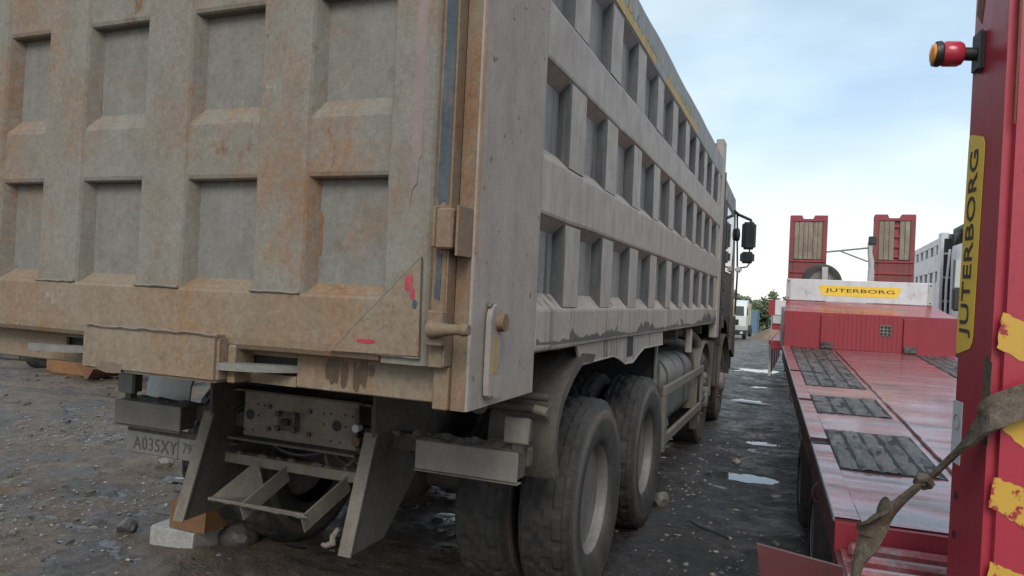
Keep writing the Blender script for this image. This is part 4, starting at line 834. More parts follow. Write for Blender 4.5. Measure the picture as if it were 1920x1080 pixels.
# wooden track patches: single worn planks
def planks(x0, x1, v0, v1, n, seed):
    MB().box(x0, x1, v0-.004, v1+.004, -.01, .0045).build('track_bed', 'dark', dk)
    rn = random.Random(seed); w_ = (x1-x0)/n
    for k in range(n):
        a = x0+w_*k+.002; b = a+w_-.004; z0 = .007+rn.uniform(-.001, .0015); nn, mm = 6, 30; vs = []
        for i in range(nn+1):
            for j in range(mm+1):
                x = a+(b-a)*i/nn; y = v0+(v1-v0)*j/mm; e = 1 if 0 < i < nn else .2
                vs.append((x, y, z0+.007*float(vnoise(x*45, y*9+seed, 6))*e+.007*float(vnoise(x*14+seed, y*14, 7))-(.006 if e < 1 else 0)))
        bb = MB().add(vs, [(i*(mm+1)+j, (i+1)*(mm+1)+j, (i+1)*(mm+1)+j+1, i*(mm+1)+j+1) for i in range(nn) for j in range(mm)])
        bb.build('plank', 'wood_wet', dk, True)
for x0, x1 in ((.094, .556), (1.49, 1.85)):
    planks(x0, x1, .79, 1.70, 5, 1); planks(x0, x1, 2.28, 3.01, 4, 7); 
    planks(x0, x1, 3.53, 4.36, 4, 11); planks(x0, x1, 4.40, 5.5, 4, 15); planks(x0, x1, 5.54, 6.75, 4, 19)
# slush ridges on the tail and left debris
tail = uneven_sheet(.02, WD-.02, -.92, -.035, -.10, 30, 40, .02, 7).build('tail_deck', 'deck', L1, True)
for k in range(7): MB().box(.04, WD-.04, -.12-.12*k, -.07-.12*k, -.10, -.055, .012).build('tail_rib', 'deck', L1)
MB().box(0, WD, -.03, .003, -.17, -.006).build('rear_lip', 'red', L1)
MB().box(.0, .05, -.95, -.035, -.45, -.11).build('tail_side', 'deck_dark', L1)
MB().box(.05, WD-.05, -.94, -.90, -.40, -.12).build('tail_cross', 'red', L1)
# side hooks and wheels
for v in (.75, 2.1, 3.6, 5.2): MB().tube([(.0, v, -.07), (-.022, v, -.09), (-.026, v, -.13), (-.012, v, -.165), (.004, v, -.165)], .005, 6).build('rope_hook', 'deck_dark', L1, True)
def small_wheel(u, v, r, W, root, z):
    b = MB().lathe_x([(-W*.5, r*.55), (-W*.5, r*.8), (-W*.46, r*.93), (-W*.36, r), (-W*.1, r), (-.01, r-.012), (.01, r-.012), (W*.1, r), (W*.36, r), (W*.46, r*.93), (W*.5, r*.8), (W*.5, r*.55)], (u, v, z), 40, False)
    o = b.build('tyre', 'tyre_side', root, True); MB().lathe_x([(-W*.45, r*.58), (-W*.47, r*.54), (-W*.3, r*.5), (-W*.2, r*.3), (-W*.42, r*.22), (-W*.45, r*.1)], (u, v, z), 28).build('rim', 'rim', o, True); return o
for v in (.15, 1.45, 2.75):
    zl = -(.816+.045*v)+.33; small_wheel(.14, v, .33, .22, L1, zl+.0); small_wheel(.40, v, .33, .22, L1, zl); small_wheel(WD-.14, v, .33, .22, L1, zl)
    MB().cyl((.1, v, zl), (WD-.1, v, zl), .05, 10).build('axle_tube', 'deck_dark', L1, True)
for x in (.55, 1.38): MB().box(x-.05, x+.05, 0, LV, -.42, -.165).build('main_beam', 'deck_dark', L1)
# landing gear near the front
for x in (.5, WD-.5): MB().box(x-.05, x+.05, 6.5, 6.6, -1.10, -.165, .006).build('landing_leg', 'red', L1)
# front wall, sloped lip, white board
fwv = LV+.0
wl = MB().box(0.012, WD+.01, fwv, fwv+.04, .0, .455, .004).build('front_wall', 'red', L1)
MB().box(0.012, WD+.01, fwv+.04, fwv+1.6, -.1, .44).build('gooseneck', 'red', L1)
for a, b in ((.44, .60), (1.37, 1.53)):
    MB().box(a, b, fwv-.03, fwv-.002, .0, .43, .006).build('wall_rib', 'red', wl); MB().box(a+.01, b-.01, fwv-.06, fwv-.032, .012, .09, .006).build('rib_foot', 'wood_wet', wl)
for x in np.arange(.66, 1.36, .05): MB().box(x-.004, x+.004, fwv-.006, fwv-.001, .01, .44).build('corrugation', 'red', wl)
MB().box(1.11, 1.245, fwv-.012, fwv-.001, .20, .335, .004).build('vent_plate', 'stone', wl)
for i in range(3):
    for j in range(3): MB().box(1.12+.042*i, 1.15+.042*i, fwv-.0155, fwv-.0125, .212+.042*j, .24+.042*j).build('vent_hole', 'dark', wl)
MB().add([(.012, fwv+.001, .458), (WD+.01, fwv+.001, .458), (WD-.17, fwv+.42, .58), (.03, fwv+.42, .58), (.012, fwv+.001, .44), (WD+.01, fwv+.001, .44), (WD-.17, fwv+.42, .562), (.03, fwv+.42, .562)], [(0, 1, 2, 3), (4, 7, 6, 5), (0, 4, 5, 1), (1, 5, 6, 2), (2, 6, 7, 3), (3, 7, 4, 0)]).build('sloped_lip', 'red_wet', wl)
WB = fwv+.42
wb = MB().box(.03, WD-.18, WB, WB+.03, .583, .868, .006).build('name_board', 'white', L1)
for x in (.03, WD-.235): MB().box(x, x+.055, WB-.008, WB-.0005, .588, .863, .003).build('board_end_plate', 'offwhite', wb)
for (x, z) in ((.057, .615), (.057, .835), (WD-.207, .615), (WD-.207, .835)): MB().cyl((x, WB-.014, z), (x, WB-.008, z), .009, 8).build('bolt', 'dark', wb)
def jut_sign(root, W_, Hh, place, mat='yellow'):
    def rr(t): return t
    n = 6; pts = []
    pts = [(-W_/2, .46*Hh), (-W_/2+.02*W_, .5*Hh), (W_/2-.02*W_, .5*Hh), (W_/2, .46*Hh), (W_/2-.004*W_, .28*Hh), (W_/2-.035*W_, -.35*Hh), (W_/2-.06*W_, -.47*Hh), (W_/2-.09*W_, -.5*Hh), (-W_/2+.09*W_, -.5*Hh), (-W_/2+.06*W_, -.47*Hh), (-W_/2+.035*W_, -.35*Hh), (-W_/2+.004*W_, .28*Hh)]
    return pts
def sign(root, W_, Hh, origin, ux, uy, uz, tw=1.62, th_=.45):
    """flat sticker: local (a,b) -> origin + ux*a + uy*b, uz outward"""
    O, ux, uy, uz = Vector(origin), Vector(ux), Vector(uy), Vector(uz)
    pts = jut_sign(root, W_, Hh, None); n = len(pts)
    b = MB().add([O+ux*a+uy*c for a, c in pts]+[O+ux*a+uy*c+uz*.0012 for a, c in pts], [tuple(range(n)), tuple(range(2*n-1, n-1, -1))]+[(i, (i+1) % n, n+(i+1) % n, n+i) for i in range(n)])
    o = b.build('sticker', 'yellow', root)
    vs, fs = text_geo('JUTERBORG', Hh*th_, tw, .0008, 1.02, .006)
    wtxt = max(v.x for v in vs)-min(v.x for v in vs); k = W_*.84/wtxt
    MB().add([O+ux*(v.x*k)+uy*v.y+uz*(v.z+.0021) for v in vs], fs).build('lettering', 'ink', o)
    return o
sign(wb, .97, .135, (.915, WB-.001, .728), (1, 0, 0), (0, 0, 1), (0, -1, 0))
# left tail light board sticking out
fl = MB().prism([(-.285, .035), (-.02, .0), (-.02, -.42), (-.22, -.40)], 1, -.50, -.485).build('tail_wing', 'deck_dark', L1)
MB().box(-.22, -.13, -.56, -.505, -.25, -.12, .01).build('wing_bracket', 'dark', fl); MB().box(-.21, -.19, -.575, -.56, -.23, -.14, .004).build('wing_clip', 'steel', fl)

# ------------------------------------------------------------ raised ramp of the near trailer (foreground post)
PX, PY = .455, 2.2
rp_ = thing('loading_ramp', (PX+.3, PY+.17, .6), 'tall red loading ramp standing upright in the right foreground with yellow stripes', 'ramp')
MB().box(PX, PX+.62, PY, PY+.285, .40, 3.3, .022, 4).build('ramp_shell', 'red_post', rp_, True)
rp_.rotation_euler = (0, .010, R(8)); rp_.location = Vector(rp_.location)+Vector((-.0266, .0401, 0))
sgn = sign(rp_, .64, .125, (PX-.0012, 2.405, 1.825), (0, -.03, .9995), (0, .9995, .03), (-1, 0, 0), 1.0, .66)
for j, poly in enumerate(([(.468, 1.632), (.56, 1.592), (.56, 1.488), (.458, 1.540)], [(.468, 1.412), (.56, 1.376), (.56, 1.268), (.461, 1.345)], [(.468, 1.206), (.56, 1.180), (.56, 1.075), (.455, 1.130)], [(.468, .99), (.56, .96), (.56, .86), (.458, .91)], [(.70, 1.9), (.86, 1.83), (.86, 1.72), (.69, 1.79)])):
    rn = random.Random(j); P_ = []
    for i in range(4):
        a, b = poly[i], poly[(i+1) % 4]
        for t in range(8): P_.append((a[0]+(b[0]-a[0])*t/8+(rn.uniform(-.003, .003) if t else 0), a[1]+(b[1]-a[1])*t/8+(rn.uniform(-.003, .003) if t else 0)))
    MB().prism([(max(p[0], PX+.003), p[1]) for p in P_], 1, PY-.0016, PY-.0004).build('warning_stripe', 'yellow_worn', rp_)
MB().box(PX-.0022, PX-.0006, 2.40, 2.475, 1.19, 1.37, .0004).build('white_sticker', 'white', rp_)
MB().tube([(PX-.003, 2.437+.022*math.cos(t*.5), 1.31+.022*math.sin(t*.5)) for t in range(13)], .0016, 5).build('sticker_ring', 'steel', rp_)
MB().prism([(2.21, 1.50), (2.262, 1.52), (2.262, 1.29), (2.215, 1.28)], 0, PX-.002, PX-.0005).build('rusty_bracket', 'strap', rp_)
for z in (1.10, .99): MB().cyl((PX-.002, 2.42, z), (PX-.0005, 2.42, z), .011, 12).build('hole', 'dark', rp_)
MB().cyl((.515, PY-.002, 2.0), (.515, PY-.0005, 2.0), .016, 16).build('hole', 'dark', rp_)
MB().prism([(.470, 2.12), (.474, 2.12), (.477, 2.5), (.470, 2.5)], 1, PY-.0018, PY-.0006).build('rust_line', 'rusty', rp_)
MB().prism([(2.41, 2.46), (2.45, 2.50), (2.43, 2.62), (2.39, 2.55)], 0, PX-.0016, PX-.0004).build('scuff', 'rusty', rp_)
ml = MB().box(PX-.016, PX-.0005, 2.37, 2.435, 2.315, 2.435, .008, 2).build('marker_lamp', 'black', rp_, True)
MB().tube([(PX-.016, 2.405, 2.37), (PX-.028, 2.405, 2.371), (PX-.045, 2.405, 2.372)], .019, 12).build('lamp_stalk', 'black', ml, True)
MB().tube([(PX-.045, 2.405, 2.372), (PX-.050, 2.405, 2.372), (PX-.06, 2.405, 2.372), (PX-.095, 2.405, 2.373), (PX-.103, 2.405, 2.373)], [.022, .031, .036, .036, .031], 16).build('red_lens', 'redlens', ml, True)
MB().tube([(PX-.103, 2.405, 2.373), (PX-.108, 2.405, 2.373), (PX-.122, 2.405, 2.374)], [.034, .037, .035], 16).build('lamp_collar', 'black', ml, True)
MB().tube([(PX-.122, 2.405, 2.374), (PX-.128, 2.405, 2.374), (PX-.132, 2.405, 2.374)], [.03, .026, .012], 16).build('amber_lens', 'amber', ml, True)
# strap
def ribbon(path, widths, twists, th=.005):
    P_ = [Vector(p) for p in path]; n = len(P_); b = MB(); vs = []
    pts = []; W_ = []; A_ = []
    for i in range(n-1):
        p0 = P_[max(i-1, 0)]; p1 = P_[i]; p2 = P_[i+1]; p3 = P_[min(i+2, n-1)]
        for t in range(8):
            t /= 8; pts.append(.5*((2*p1)+(-p0+p2)*t+(2*p0-5*p1+4*p2-p3)*t*t+(-p0+3*p1-3*p2+p3)*t**3)); W_.append(widths[i]+(widths[i+1]-widths[i])*t); A_.append(twists[i]+(twists[i+1]-twists[i])*t)
    pts.append(P_[-1]); W_.append(widths[-1]); A_.append(twists[-1]); N_ = len(pts)
    for i, p in enumerate(pts):
        t = (pts[min(i+1, N_-1)]-pts[max(i-1, 0)]).normalized(); up = Vector((0, 0, 1)); up = (up-t*up.dot(t)).normalized(); sd_ = t.cross(up)
        a = R(A_[i]); wv = up*math.cos(a)+sd_*math.sin(a); nv = t.cross(wv)*th
        for f_ in (-.5, -.25, 0, .25, .5):
            sag = nv*(1.5*math.sin((f_+.5)*math.pi))
            vs.append(p+wv*W_[i]*f_+sag+nv)
        for f_ in (.5, .25, 0, -.25, -.5):
            sag = nv*(1.5*math.sin((f_+.5)*math.pi)); vs.append(p+wv*W_[i]*f_+sag-nv)
    k = 10; fs = [(i*k+j, i*k+(j+1) % k, (i+1)*k+(j+1) % k, (i+1)*k+j) for i in range(N_-1) for j in range(k)]
    b.add(vs, fs+[tuple(range(k-1, -1, -1)), tuple((N_-1)*k+j for j in range(k))]); return b
sb = ribbon([(.62, 2.17, 1.455), (.52, 2.165, 1.415), (.455, 2.16, 1.375), (.425, 2.20, 1.315), (.388, 2.26, 1.245), (.345, 2.30, 1.175), (.325, 2.305, 1.15)], [.075, .078, .08, .066, .05, .036, .03], [0, 5, 12, 30, 60, 75, 85])
strap = sb.build('tie_strap', 'strap', None, True, (.4, 2.25, 1.0)); tag(strap, 'dirty twisted grey-brown strap slung around the red ramp', 'strap')
ribbon([(.335, 2.302, 1.165), (.29, 2.32, 1.105), (.25, 2.33, 1.05), (.225, 2.335, 1.01), (.20, 2.34, .95), (.18, 2.345, .89), (.165, 2.35, .80)], [.03, .028, .034, .058, .06, .036, .032], [85, 120, 150, 170, 190, 220, 240]).build('lower_strap', 'strap', None, True)
ls = bpy.data.objects['lower_strap']; ls.parent = strap; ls.location = -Vector((.4, 2.25, 1.0))
kn = MB().tube([(.350, 2.295, 1.150), (.338, 2.288, 1.168), (.322, 2.295, 1.168), (.318, 2.31, 1.152), (.334, 2.318, 1.14), (.350, 2.305, 1.146)], [.008, .014, .015, .015, .013, .008], 8).build('knot', 'strap', None, True); kn.parent = strap; kn.location = -Vector((.4, 2.25, 1.0))
rg = ribbon([(.248, 2.30, 1.085), (.225, 2.31, 1.06), (.205, 2.32, 1.02), (.198, 2.33, .98)], [.04, .075, .08, .05], [40, 70, 90, 120]).build('strap_loop', 'strap', None, True); rg.parent = strap; rg.location = -Vector((.4, 2.25, 1.0))

# ------------------------------------------------------------ SECOND LOW-LOADER (behind) with two raised plank ramps
L2 = thing('low_loader_trailer', (.75, 18.5, 0), 'red low-loader trailer parked behind the white name board with two upright ramps', 'trailer')
def zg(y): return float(-.024*(math.sqrt(max(y-16, 0)**2+16)-4))
MB().box(-.55, 2.05, 14.9, 22.0, .80, .98, .01).build('deck', 'red', L2)
for x in (.2, 1.3): MB().box(x-.06, x+.06, 14.9, 22.0, .5, .80).build('main_beam', 'deck_dark', L2)
for k in range(9): MB().box(-.60, -.55, 15.3+.78*k, 15.36+.78*k, .25, .97, .004).build('side_stake', 'red' if k % 2 else 'offwhite', L2)
MB().box(-.60, -.57, 15, 22, .90, .975).build('side_rail', 'red', L2)
for v in (16.0, 17.3, 18.6): small_wheel(-.05, v, .36, .24, L2, .36+zg(v)); small_wheel(1.9, v, .36, .24, L2, .36+zg(v))
nb_ = MB().box(-.90, 2.1, 22.0, 22.08, 1.40, 1.83, .01).build('name_board', 'white', L2); MB().box(-.91, -.74, 21.985, 21.998, 1.395, 1.835).build('red_band', 'red', nb_)
MB().box(-.80, 2.0, 22.0, 22.1, .98, 1.39).build('front_wall', 'red', L2); MB().box(-.79, -.4, 21.96, 21.99, 1.16, 1.385).build('upper_sheet', 'offwhite', L2)
MB().box(-.42, -.2, 21.7, 21.95, 1.0, 1.34, .05, 2).build('winch_housing', 'rusty', L2, True); MB().box(-.45, .1, 21.6, 21.95, 1.36, 1.45, .02).build('winch_cover', 'dark', L2)
YR = 14.5
def plank_ramp(x0, x1, zt, miss, label):
    o = thing('loading_ramp', ((x0+x1)/2, YR, .9), label, 'ramp', 'upright plank ramps of the rear trailer')
    d = .16
    for x in (x0, x1-.08): MB().box(x, x+.08, YR, YR+d, 1.0, zt-.02, .006).build('side_beam', 'red_mud', o)
    w_ = x1-x0
    MB().prism([(x0, zt-.09), (x1, zt-.09), (x1, zt), (x1-.012*1, zt+.02), (x0+w_*.66, zt+.02), (x0+w_*.61, zt-.045), (x0+w_*.36, zt-.045), (x0+w_*.32, zt+.02), (x0+.012, zt+.02), (x0, zt)], 1, YR-.004, YR+d).build('top_cap', 'red', o)
    zm = zt-.80
    MB().box(x0+.08, x1-.08, YR+.06, YR+.08, 1.0, zt-.09).build('back_plate', 'red', o)
    n = 6; pw = (w_-.165)/n
    for k in range(n):
        if k in miss: continue
        MB().box(x0+.0825+pw*k+.003, x0+.0825+pw*(k+1)-.003, YR+.012, YR+.055, zm+.01*random.random(), zt-.095, .003).build('plank', 'wood', o)
    for k in miss:
        for j in range(4): MB().box(x0+.0825+pw*k, x0+.0825+pw*(k+1), YR+.02, YR+.06, zm+.05+.18*j, zm+.09+.18*j).build('rung', 'red', o)
    MB().box(x0+.08, x1-.08, YR-.002, YR+.10, 1.0, zm-.01, .004).build('lower_plate', 'red_mud', o)
    for j in range(6): MB().box(x0+.02, x1-.02, YR-.022, YR-.003, zm-.05-.21*j, zm-.02-.21*j, .004).build('cross_bar', 'red', o)
    return o
plank_ramp(-.29, .363, 3.34, (), 'upright red ramp with two grey plank panels, left of the mast')
plank_ramp(1.13, 1.795, 3.36, (3,), 'upright red ramp with a missing plank and red rungs, right of the mast')
# spare wheel and mast
spw = thing('spare_wheel', (.245, 12.2, 1.93), 'grey spare truck tyre standing behind the white name board', 'spare wheel')
def lathe_y(prof, c, seg=40, cap=False):
    b = MB().lathe_x(prof, (0, 0, 0), seg, cap); b.v = [(c[0]+p[1], c[1]+p[0], c[2]+p[2]) for p in b.v]; return b
sc_ = (.245, 12.15, 2.03)
lathe_y([(-.10, .18), (-.11, .26), (-.09, .285), (-.04, .295), (.04, .295), (.09, .285), (.11, .26), (.10, .18)], sc_).build('tyre', 'tyre_side', spw, True)
lathe_y([(-.09, .19), (-.10, .17), (-.06, .15), (-.05, .09), (-.08, .06)], sc_, 28, True).build('rim', 'rim', spw, True)
MB().box(sc_[0]+.0, sc_[0]+.085, 11.99, 12.035, 2.0, 2.27, .004).build('clamp', 'offwhite', spw)
MB().box(-.1, 1.0, 11.9, 12.4, 1.60, 1.68).build('carrier', 'steel', spw)
ms = thing('winch_mast', (1.06, 14.1, 1.0), 'grey steel mast with a dark head and a bracing arm between the two ramps', 'mast')
MB().box(1.03, 1.13, 14.05, 14.15, 1.0, 2.36, .01).build('mast_base', 'offwhite', ms)
MB().tube([(1.08, 14.1, 2.30), (1.075, 14.1, 2.5), (1.05, 14.1, 2.66), (1.045, 14.1, 2.84)], [.045, .05, .04, .04], 10).build('mast_tube', 'offwhite', ms, True)
MB().box(1.02, 1.14, 14.03, 14.17, 2.80, 2.94, .01).build('mast_head', 'black', ms)
MB().cyl((1.02, 14.1, 2.74), (.36, 14.3, 2.67), .016, 8).build('brace_arm', 'steel', ms, True); MB().cyl((1.02, 14.1, 2.50), (.58, 14.23, 2.685), .014, 8).build('brace_strut', 'steel', ms, True)

# ------------------------------------------------------------ SECOND DUMP TRUCK (right, facing the camera)
D2 = thing('dump_truck', (3.7, 20, 0), 'pale grey dump truck with white cab facing the camera, half hidden behind the red ramp', 'dump truck')
XD = 2.43; HB = 16.0; s2 = MB().box(XD+.06, XD+.12, HB+.3, HB+8, 1.2, 3.10).build('side_wall', 'dark', D2)
for (a, b) in ((1.2, 2.27), (2.48, 2.82), (3.0, 3.14)): MB().box(XD, XD+.06, HB+.35, HB+8, a, b, .008).build('side_rail', 'white', s2)
for k in range(11):
    y = HB+.62+.68*k
    for (a, b) in ((2.272, 2.478), (2.822, 2.998)): MB().box(XD+.004, XD+.058, y, y+.36, a, b, .004).build('slat', 'white', s2)
MB().box(XD-.01, XD+.12, HB+.02, HB+.34, .9, 3.22, .01).build('front_column', 'white', D2)
MB().box(XD+.125, XD+2.4, HB+.1, HB+.2, 1.0, 3.20).build('headboard', 'headboard', D2)
for k in range(5): MB().box(XD+.05, XD+.16, HB+.005, HB+.016, .95+.46*k, .99+.46*k).build('ladder_rung', 'offwhite', D2)
MB().box(XD+.045, XD+.165, HB+.018, HB+.019+.004, .9, 3.1).build('ladder_back', 'dark', D2)
MB().prism([(HB+.1, 3.20), (HB-.9, 3.22), (HB-.9, 3.29), (HB+.1, 3.29)], 0, XD+.2, XD+2.4).build('cab_canopy', 'headboard', D2)
MB().prism([(HB+.1, 2.9), (HB-.55, 3.20), (HB+.1, 3.20)], 0, XD+.2, XD+.24).build('canopy_gusset', 'headboard', D2)
c2 = MB().prism([(HB-.3, .85), (HB-2.0, .75), (HB-2.12, 1.0), (HB-2.08, 1.8), (HB-1.8, 2.75), (HB-1.6, 2.9), (HB-.4, 2.92), (HB-.3, 2.8)], 0, XD+.12, XD+2.5).build('cab', 'truck_white', D2)
MB().prism([(HB-.6, 1.75), (HB-1.75, 1.75), (HB-1.6, 2.6), (HB-.6, 2.65)], 0, XD+.108, XD+.1195).build('door_window', 'glass', c2); MB().box(XD+.3, XD+2.3, HB-2.10, HB-2.07, 1.85, 2.6).build('windscreen', 'glass', c2)
MB().box(XD-.1, XD+.06, HB-1.9, HB-1.78, 1.7, 2.1, .03, 2).build('mirror_housing', 'black', c2, True)
MB().tube([(XD+.06, HB-.3+.0, 1.0), (XD+.05, HB-.34, 2.2), (XD+.06, HB-.5, 2.85)], .02, 8).build('hand_rail', 'truck_white', c2, True)
for y in (HB-1.3, HB+1.0, HB+5.2, HB+6.6):
    small_wheel(XD+.22, y, .52, .3, D2, .52+zg(y))
MB().box(XD+.5, XD+1.9, HB-1.9, HB+8, .6, 1.0).build('chassis', 'dark', D2)

# ------------------------------------------------------------ far background
def far_truck(x0, x1, y, hcab, label):
    z = zg(y); o = thing('box_truck', ((x0+x1)/2, y, z), label, 'truck', 'white trucks at the far end of the yard')
    cb_ = MB().prism([(y, z+.7), (y-.12, z+1.0), (y-.08, z+1.7), (y+.25, z+hcab-.15), (y+.5, z+hcab), (y+2.0, z+hcab+.1), (y+2.0, z+.7)], 0, x0, x1).build('cab', 'truck_white', o)
    MB().add([(x0+.15, y-.09, z+1.72), (x1-.15, y-.09, z+1.72), (x1-.2, y+.17, z+hcab-.35), (x0+.2, y+.17, z+hcab-.35)], [(0, 1, 2, 3)]).build('windscreen', 'glass', cb_)
    MB().prism([(y+.3, z+1.75), (y+1.5, z+1.75), (y+1.5, z+hcab-.4), (y+.55, z+hcab-.4)], 0, x1+.002, x1+.01).build('door_window', 'glass', cb_)
    MB().box(x0, x1, y-.16, y+.1, z+.35, z+.68, .03).build('bumper', 'black', cb_); MB().box(x0+.5, x1-.5, y-.14, y-.11, z+1.05, z+1.45).build('grille', 'dark', cb_)
    for hx in (x0+.18, x1-.38): MB().box(hx, hx+.2, y-.175, y-.165, z+.45, z+.6, .01).build('headlight', 'white', cb_)
    MB().box(x0-.1, x1-.22, y+2.2, y+8.5, z+.9, z+2.62, .03).build('cargo_box', 'yellow_box', o); MB().box(x0+.6, x1-.6, y, y+8.4, z+.6, z+.88).build('chassis', 'dark', o)
    for yy in (y+.9, y+6.6):
        for xx in (x0+.15, x1-.15): small_wheel(xx, yy, .45, .28, o, z+.45)
far_truck(-6.05, -3.72, 54, 2.75, 'white truck with pale yellow cargo box parked at the far end of the lane')
far_truck(-6.4, -4.35, 46, 2.6, 'second white truck half hidden behind the dump truck cab')
def container(name, x0, x1, y, L_, h, mat, label):
    z = zg(y); o = MB().box(x0, x1, y, y+L_, z, z+h); c_ = o.build(name, mat, None, False, ((x0+x1)/2, y, z)); tag(c_, label, 'container')
    for k in range(int((x1-x0)/.28)): 
        r_ = MB().box(x0+.1+.28*k, x0+.22+.28*k, y-.04, y-.002, z+.1, z+h-.1).build('corrugation', mat, None); r_.parent = c_; r_.location = -Vector(((x0+x1)/2, y, z))
    return c_
container('blue_container', -9.0, -6.0, 108, 6, 3.1, 'blue_box', 'blue steel container in front of the far trees')
sp_ = MB(); n = 40; zz = zg(62); vs = []
for i in range(n+1):
    for j in range(n+1):
        x = -4.6+5*i/n; y = 59+7*j/n; d = math.hypot((x+2.1)/2.0, (y-62.5)/3); vs.append((x, y, zg(y)+max(-.5, (1-d))*(1.1+.5*float(vnoise(x*2.5, y*2.5, 3)))-.05+.12*float(vnoise(x*5, y*5, 4))))
sp_.add(vs, [(i*(n+1)+j, (i+1)*(n+1)+j, (i+1)*(n+1)+j+1, i*(n+1)+j+1) for i in range(n) for j in range(n)])
tag(sp_.build('sand_pile', 'sand', None, True, (-1, 62, zz)), 'low heap of brown sand at the far end of the lane', 'sand pile')
def tree(x, y, h, r, seed, label):
    z = zg(y); o = thing('tree', (x, y, z), label, 'tree', 'trees at the far edge of the yard'); rn = random.Random(seed)
    b = MB().tube([(x, y, z), (x+.1, y, z+h*.35), (x-.05, y, z+h*.7), (x, y, z+h*.93)], [h*.022, h*.018, h*.01, h*.003], 7)
    for k in range(9):
        a = rn.uniform(0, 6.28); z0 = z+h*rn.uniform(.3, .8); b.tube([(x, y, z0), (x+r*.5*math.cos(a), y+r*.5*math.sin(a), z0+h*.1), (x+r*.85*math.cos(a), y+r*.85*math.sin(a), z0+h*.14)], [h*.008, h*.005, h*.002], 5)
    b.build('trunk', 'bark', o, True)
    vs = []; fs = []
    cl = [(rn.uniform(-1, 1), rn.uniform(-1, 1), rn.uniform(-.8, 1)) for _ in range(30)]
    cl = [c_ for c_ in cl if c_[0]**2+c_[1]**2+c_[2]**2 < 1.1]
    for _ in range(1700):
        c_ = rn.choice(cl); s_ = .26; px = c_[0]*.8+rn.gauss(0, s_*.6); py = c_[1]*.8+rn.gauss(0, s_*.6); pz = c_[2]*.85+rn.gauss(0, s_*.5)
        tp = 1-.35*max(0, pz); P0 = Vector((x+px*r*tp, y+py*r*tp, z+h*.62+pz*h*.36)); a = Vector((rn.gauss(0, 1), rn.gauss(0, 1), rn.gauss(0, 1))).normalized(); bq = a.orthogonal().normalized(); q_ = r*.085*rn.uniform(.6, 1.3)
        o_ = len(vs); vs += [P0-a*q_-bq*q_*.6, P0+a*q_-bq*q_*.5, P0+a*q_*.8+bq*q_*.6, P0-a*q_*.7+bq*q_*.7]; fs.append((o_, o_+1, o_+2, o_+3))
    me_ = bpy.data.meshes.new('crown'); me_.from_pydata([tuple(v-Vector((x, y, z))) for v in vs], [], fs); me_.materials.append(M['leaf']); ob = bpy.data.objects.new('crown', me_); COL.objects.link(ob); ob.parent = o
for k, (x, y, h, r, lab) in enumerate(((-9.9, 122, 6.6, 3.0, 'round green tree behind the far yellow cargo box'), (-4.9, 128, 7.0, 2.3, 'tall pointed green tree behind the blue container'), (-6.9, 130, 5.6, 2.4, 'lower green tree in the gap beside the far yellow cargo box'), (-2.2, 130, 6.2, 2.4, 'green tree partly behind the red trailer board'), (-13.8, 126, 7.2, 3.3, 'leafy tree mostly hidden by the dump truck cab'), (1.5, 134, 5.8, 2.8, 'green tree hidden behind the upright ramps'), (-8.4, 118, 5.0, 2.2, 'small bushy tree at the corner of the far yellow cargo box'))):
    tree(x, y, h, r, 60+k, lab)
vs = []; fs = []; rn = random.Random(77)
for _ in range(9000):
    x = rn.uniform(-90, 60); y = rn.uniform(150, 162); hh = 2.6+1.6*(float(vnoise(x*.22, 3, 9))+.5)+1.2*float(vnoise(x*.9, 5, 9)); z = zg(y)+hh*rn.random()**.7; q_ = .35*rn.uniform(.6, 1.5)
    a = Vector((rn.gauss(0, 1), rn.gauss(0, 1), rn.gauss(0, 1))).normalized(); bq = a.orthogonal(); P0 = Vector((x, y, z)); o_ = len(vs); vs += [P0-a*q_-bq*q_, P0+a*q_-bq*q_, P0+a*q_+bq*q_, P0-a*q_+bq*q_]; fs.append((o_, o_+1, o_+2, o_+3))
tag(MB().add(vs, fs).build('far_woodland', 'leaf'), 'low green belt of far bushes along the horizon', 'woodland', kind='stuff')
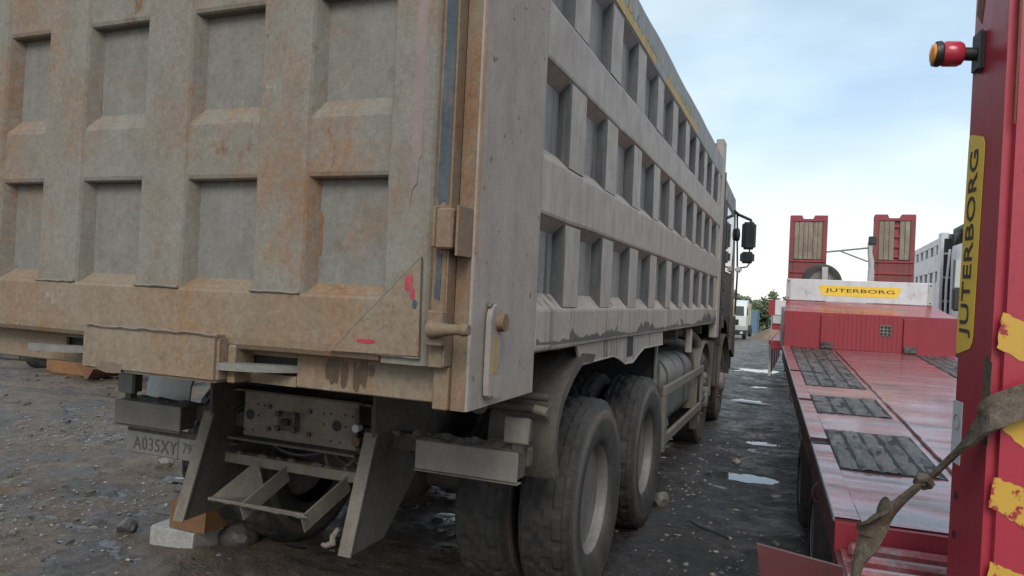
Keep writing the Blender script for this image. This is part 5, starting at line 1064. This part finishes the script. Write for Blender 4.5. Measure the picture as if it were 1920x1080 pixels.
lampx = -3.0; lz = zg(80); lamp = thing('street_lamp', (lampx, 80, lz), 'thin street lamp pole before the far trees', 'street lamp')
MB().cyl((lampx, 80, lz), (lampx, 80, lz+3.8), .06, 8).build('pole', 'steel', lamp, True); MB().box(lampx-.5, lampx+.05, 79.9, 80.1, lz+3.75, lz+3.9, .03).build('lamp_head', 'offwhite', lamp)
# left yard: rusty bucket, timber, lone tyre
bk = thing('excavator_bucket', (-10.0, 7.9, 0), 'rusty red steel bucket resting on the dirt behind the truck', 'bucket')
MB().prism([(-10.75, .75), (-10.45, .28), (-10.22, .02), (-10.16, .02), (-9.95, .30), (-9.75, .62), (-8.6, .66), (-8.6, .78)], 1, 7.9, 8.6).build('bucket_shell', 'rusty', bk)
MB().prism([(-9.93, .26), (-9.74, .60), (-8.4, .64), (-8.4, .18)], 1, 8.02, 8.5).build('bucket_side', 'dark', bk)
tmb = MB().box(-11.45, -10.3, 8.15, 8.5, 0.0, .36, .01); tag(tmb.build('timber_baulk', 'timber', None, False, (-10.9, 8.3, 0)), 'thick brown timber baulk lying left of the rusty bucket', 'timber')
lt = thing('loose_tyre', (-12.0, 8.45, 0), 'small dark tyre standing in shade under the far left of the tailgate', 'tyre')
MB().lathe_x([(-.1, .12), (-.11, .2), (-.08, .25), (.08, .25), (.11, .2), (.1, .12)], (-12.0, 8.45, .24), 28, False).build('tyre', 'tyre', lt, True); MB().lathe_x([(-.06, .125), (.06, .125)], (-12, 8.45, .24), 20).build('rim', 'dark', lt, True)
dbr = chunk(-14.6, -12.9, 8.7, 9.4, 0, .5, 9, .05); tag(dbr.build('tarp_heap', 'stone_dark', None, False, (-13.7, 9, 0)), 'dark covered heap at the far left edge beside the lone tyre', 'heap')
tag(MB().prism([(-16, .0), (-13.0, 0), (-12.8, .5), (-13.2, 1.6), (-16, 1.6)], 1, 9.6, 12.4).build('machine_hull', 'headboard', None, False, (-14.5, 11, 0)), 'dark machine part standing behind the heap at the far left', 'machine')
bpy.context.view_layer.update()
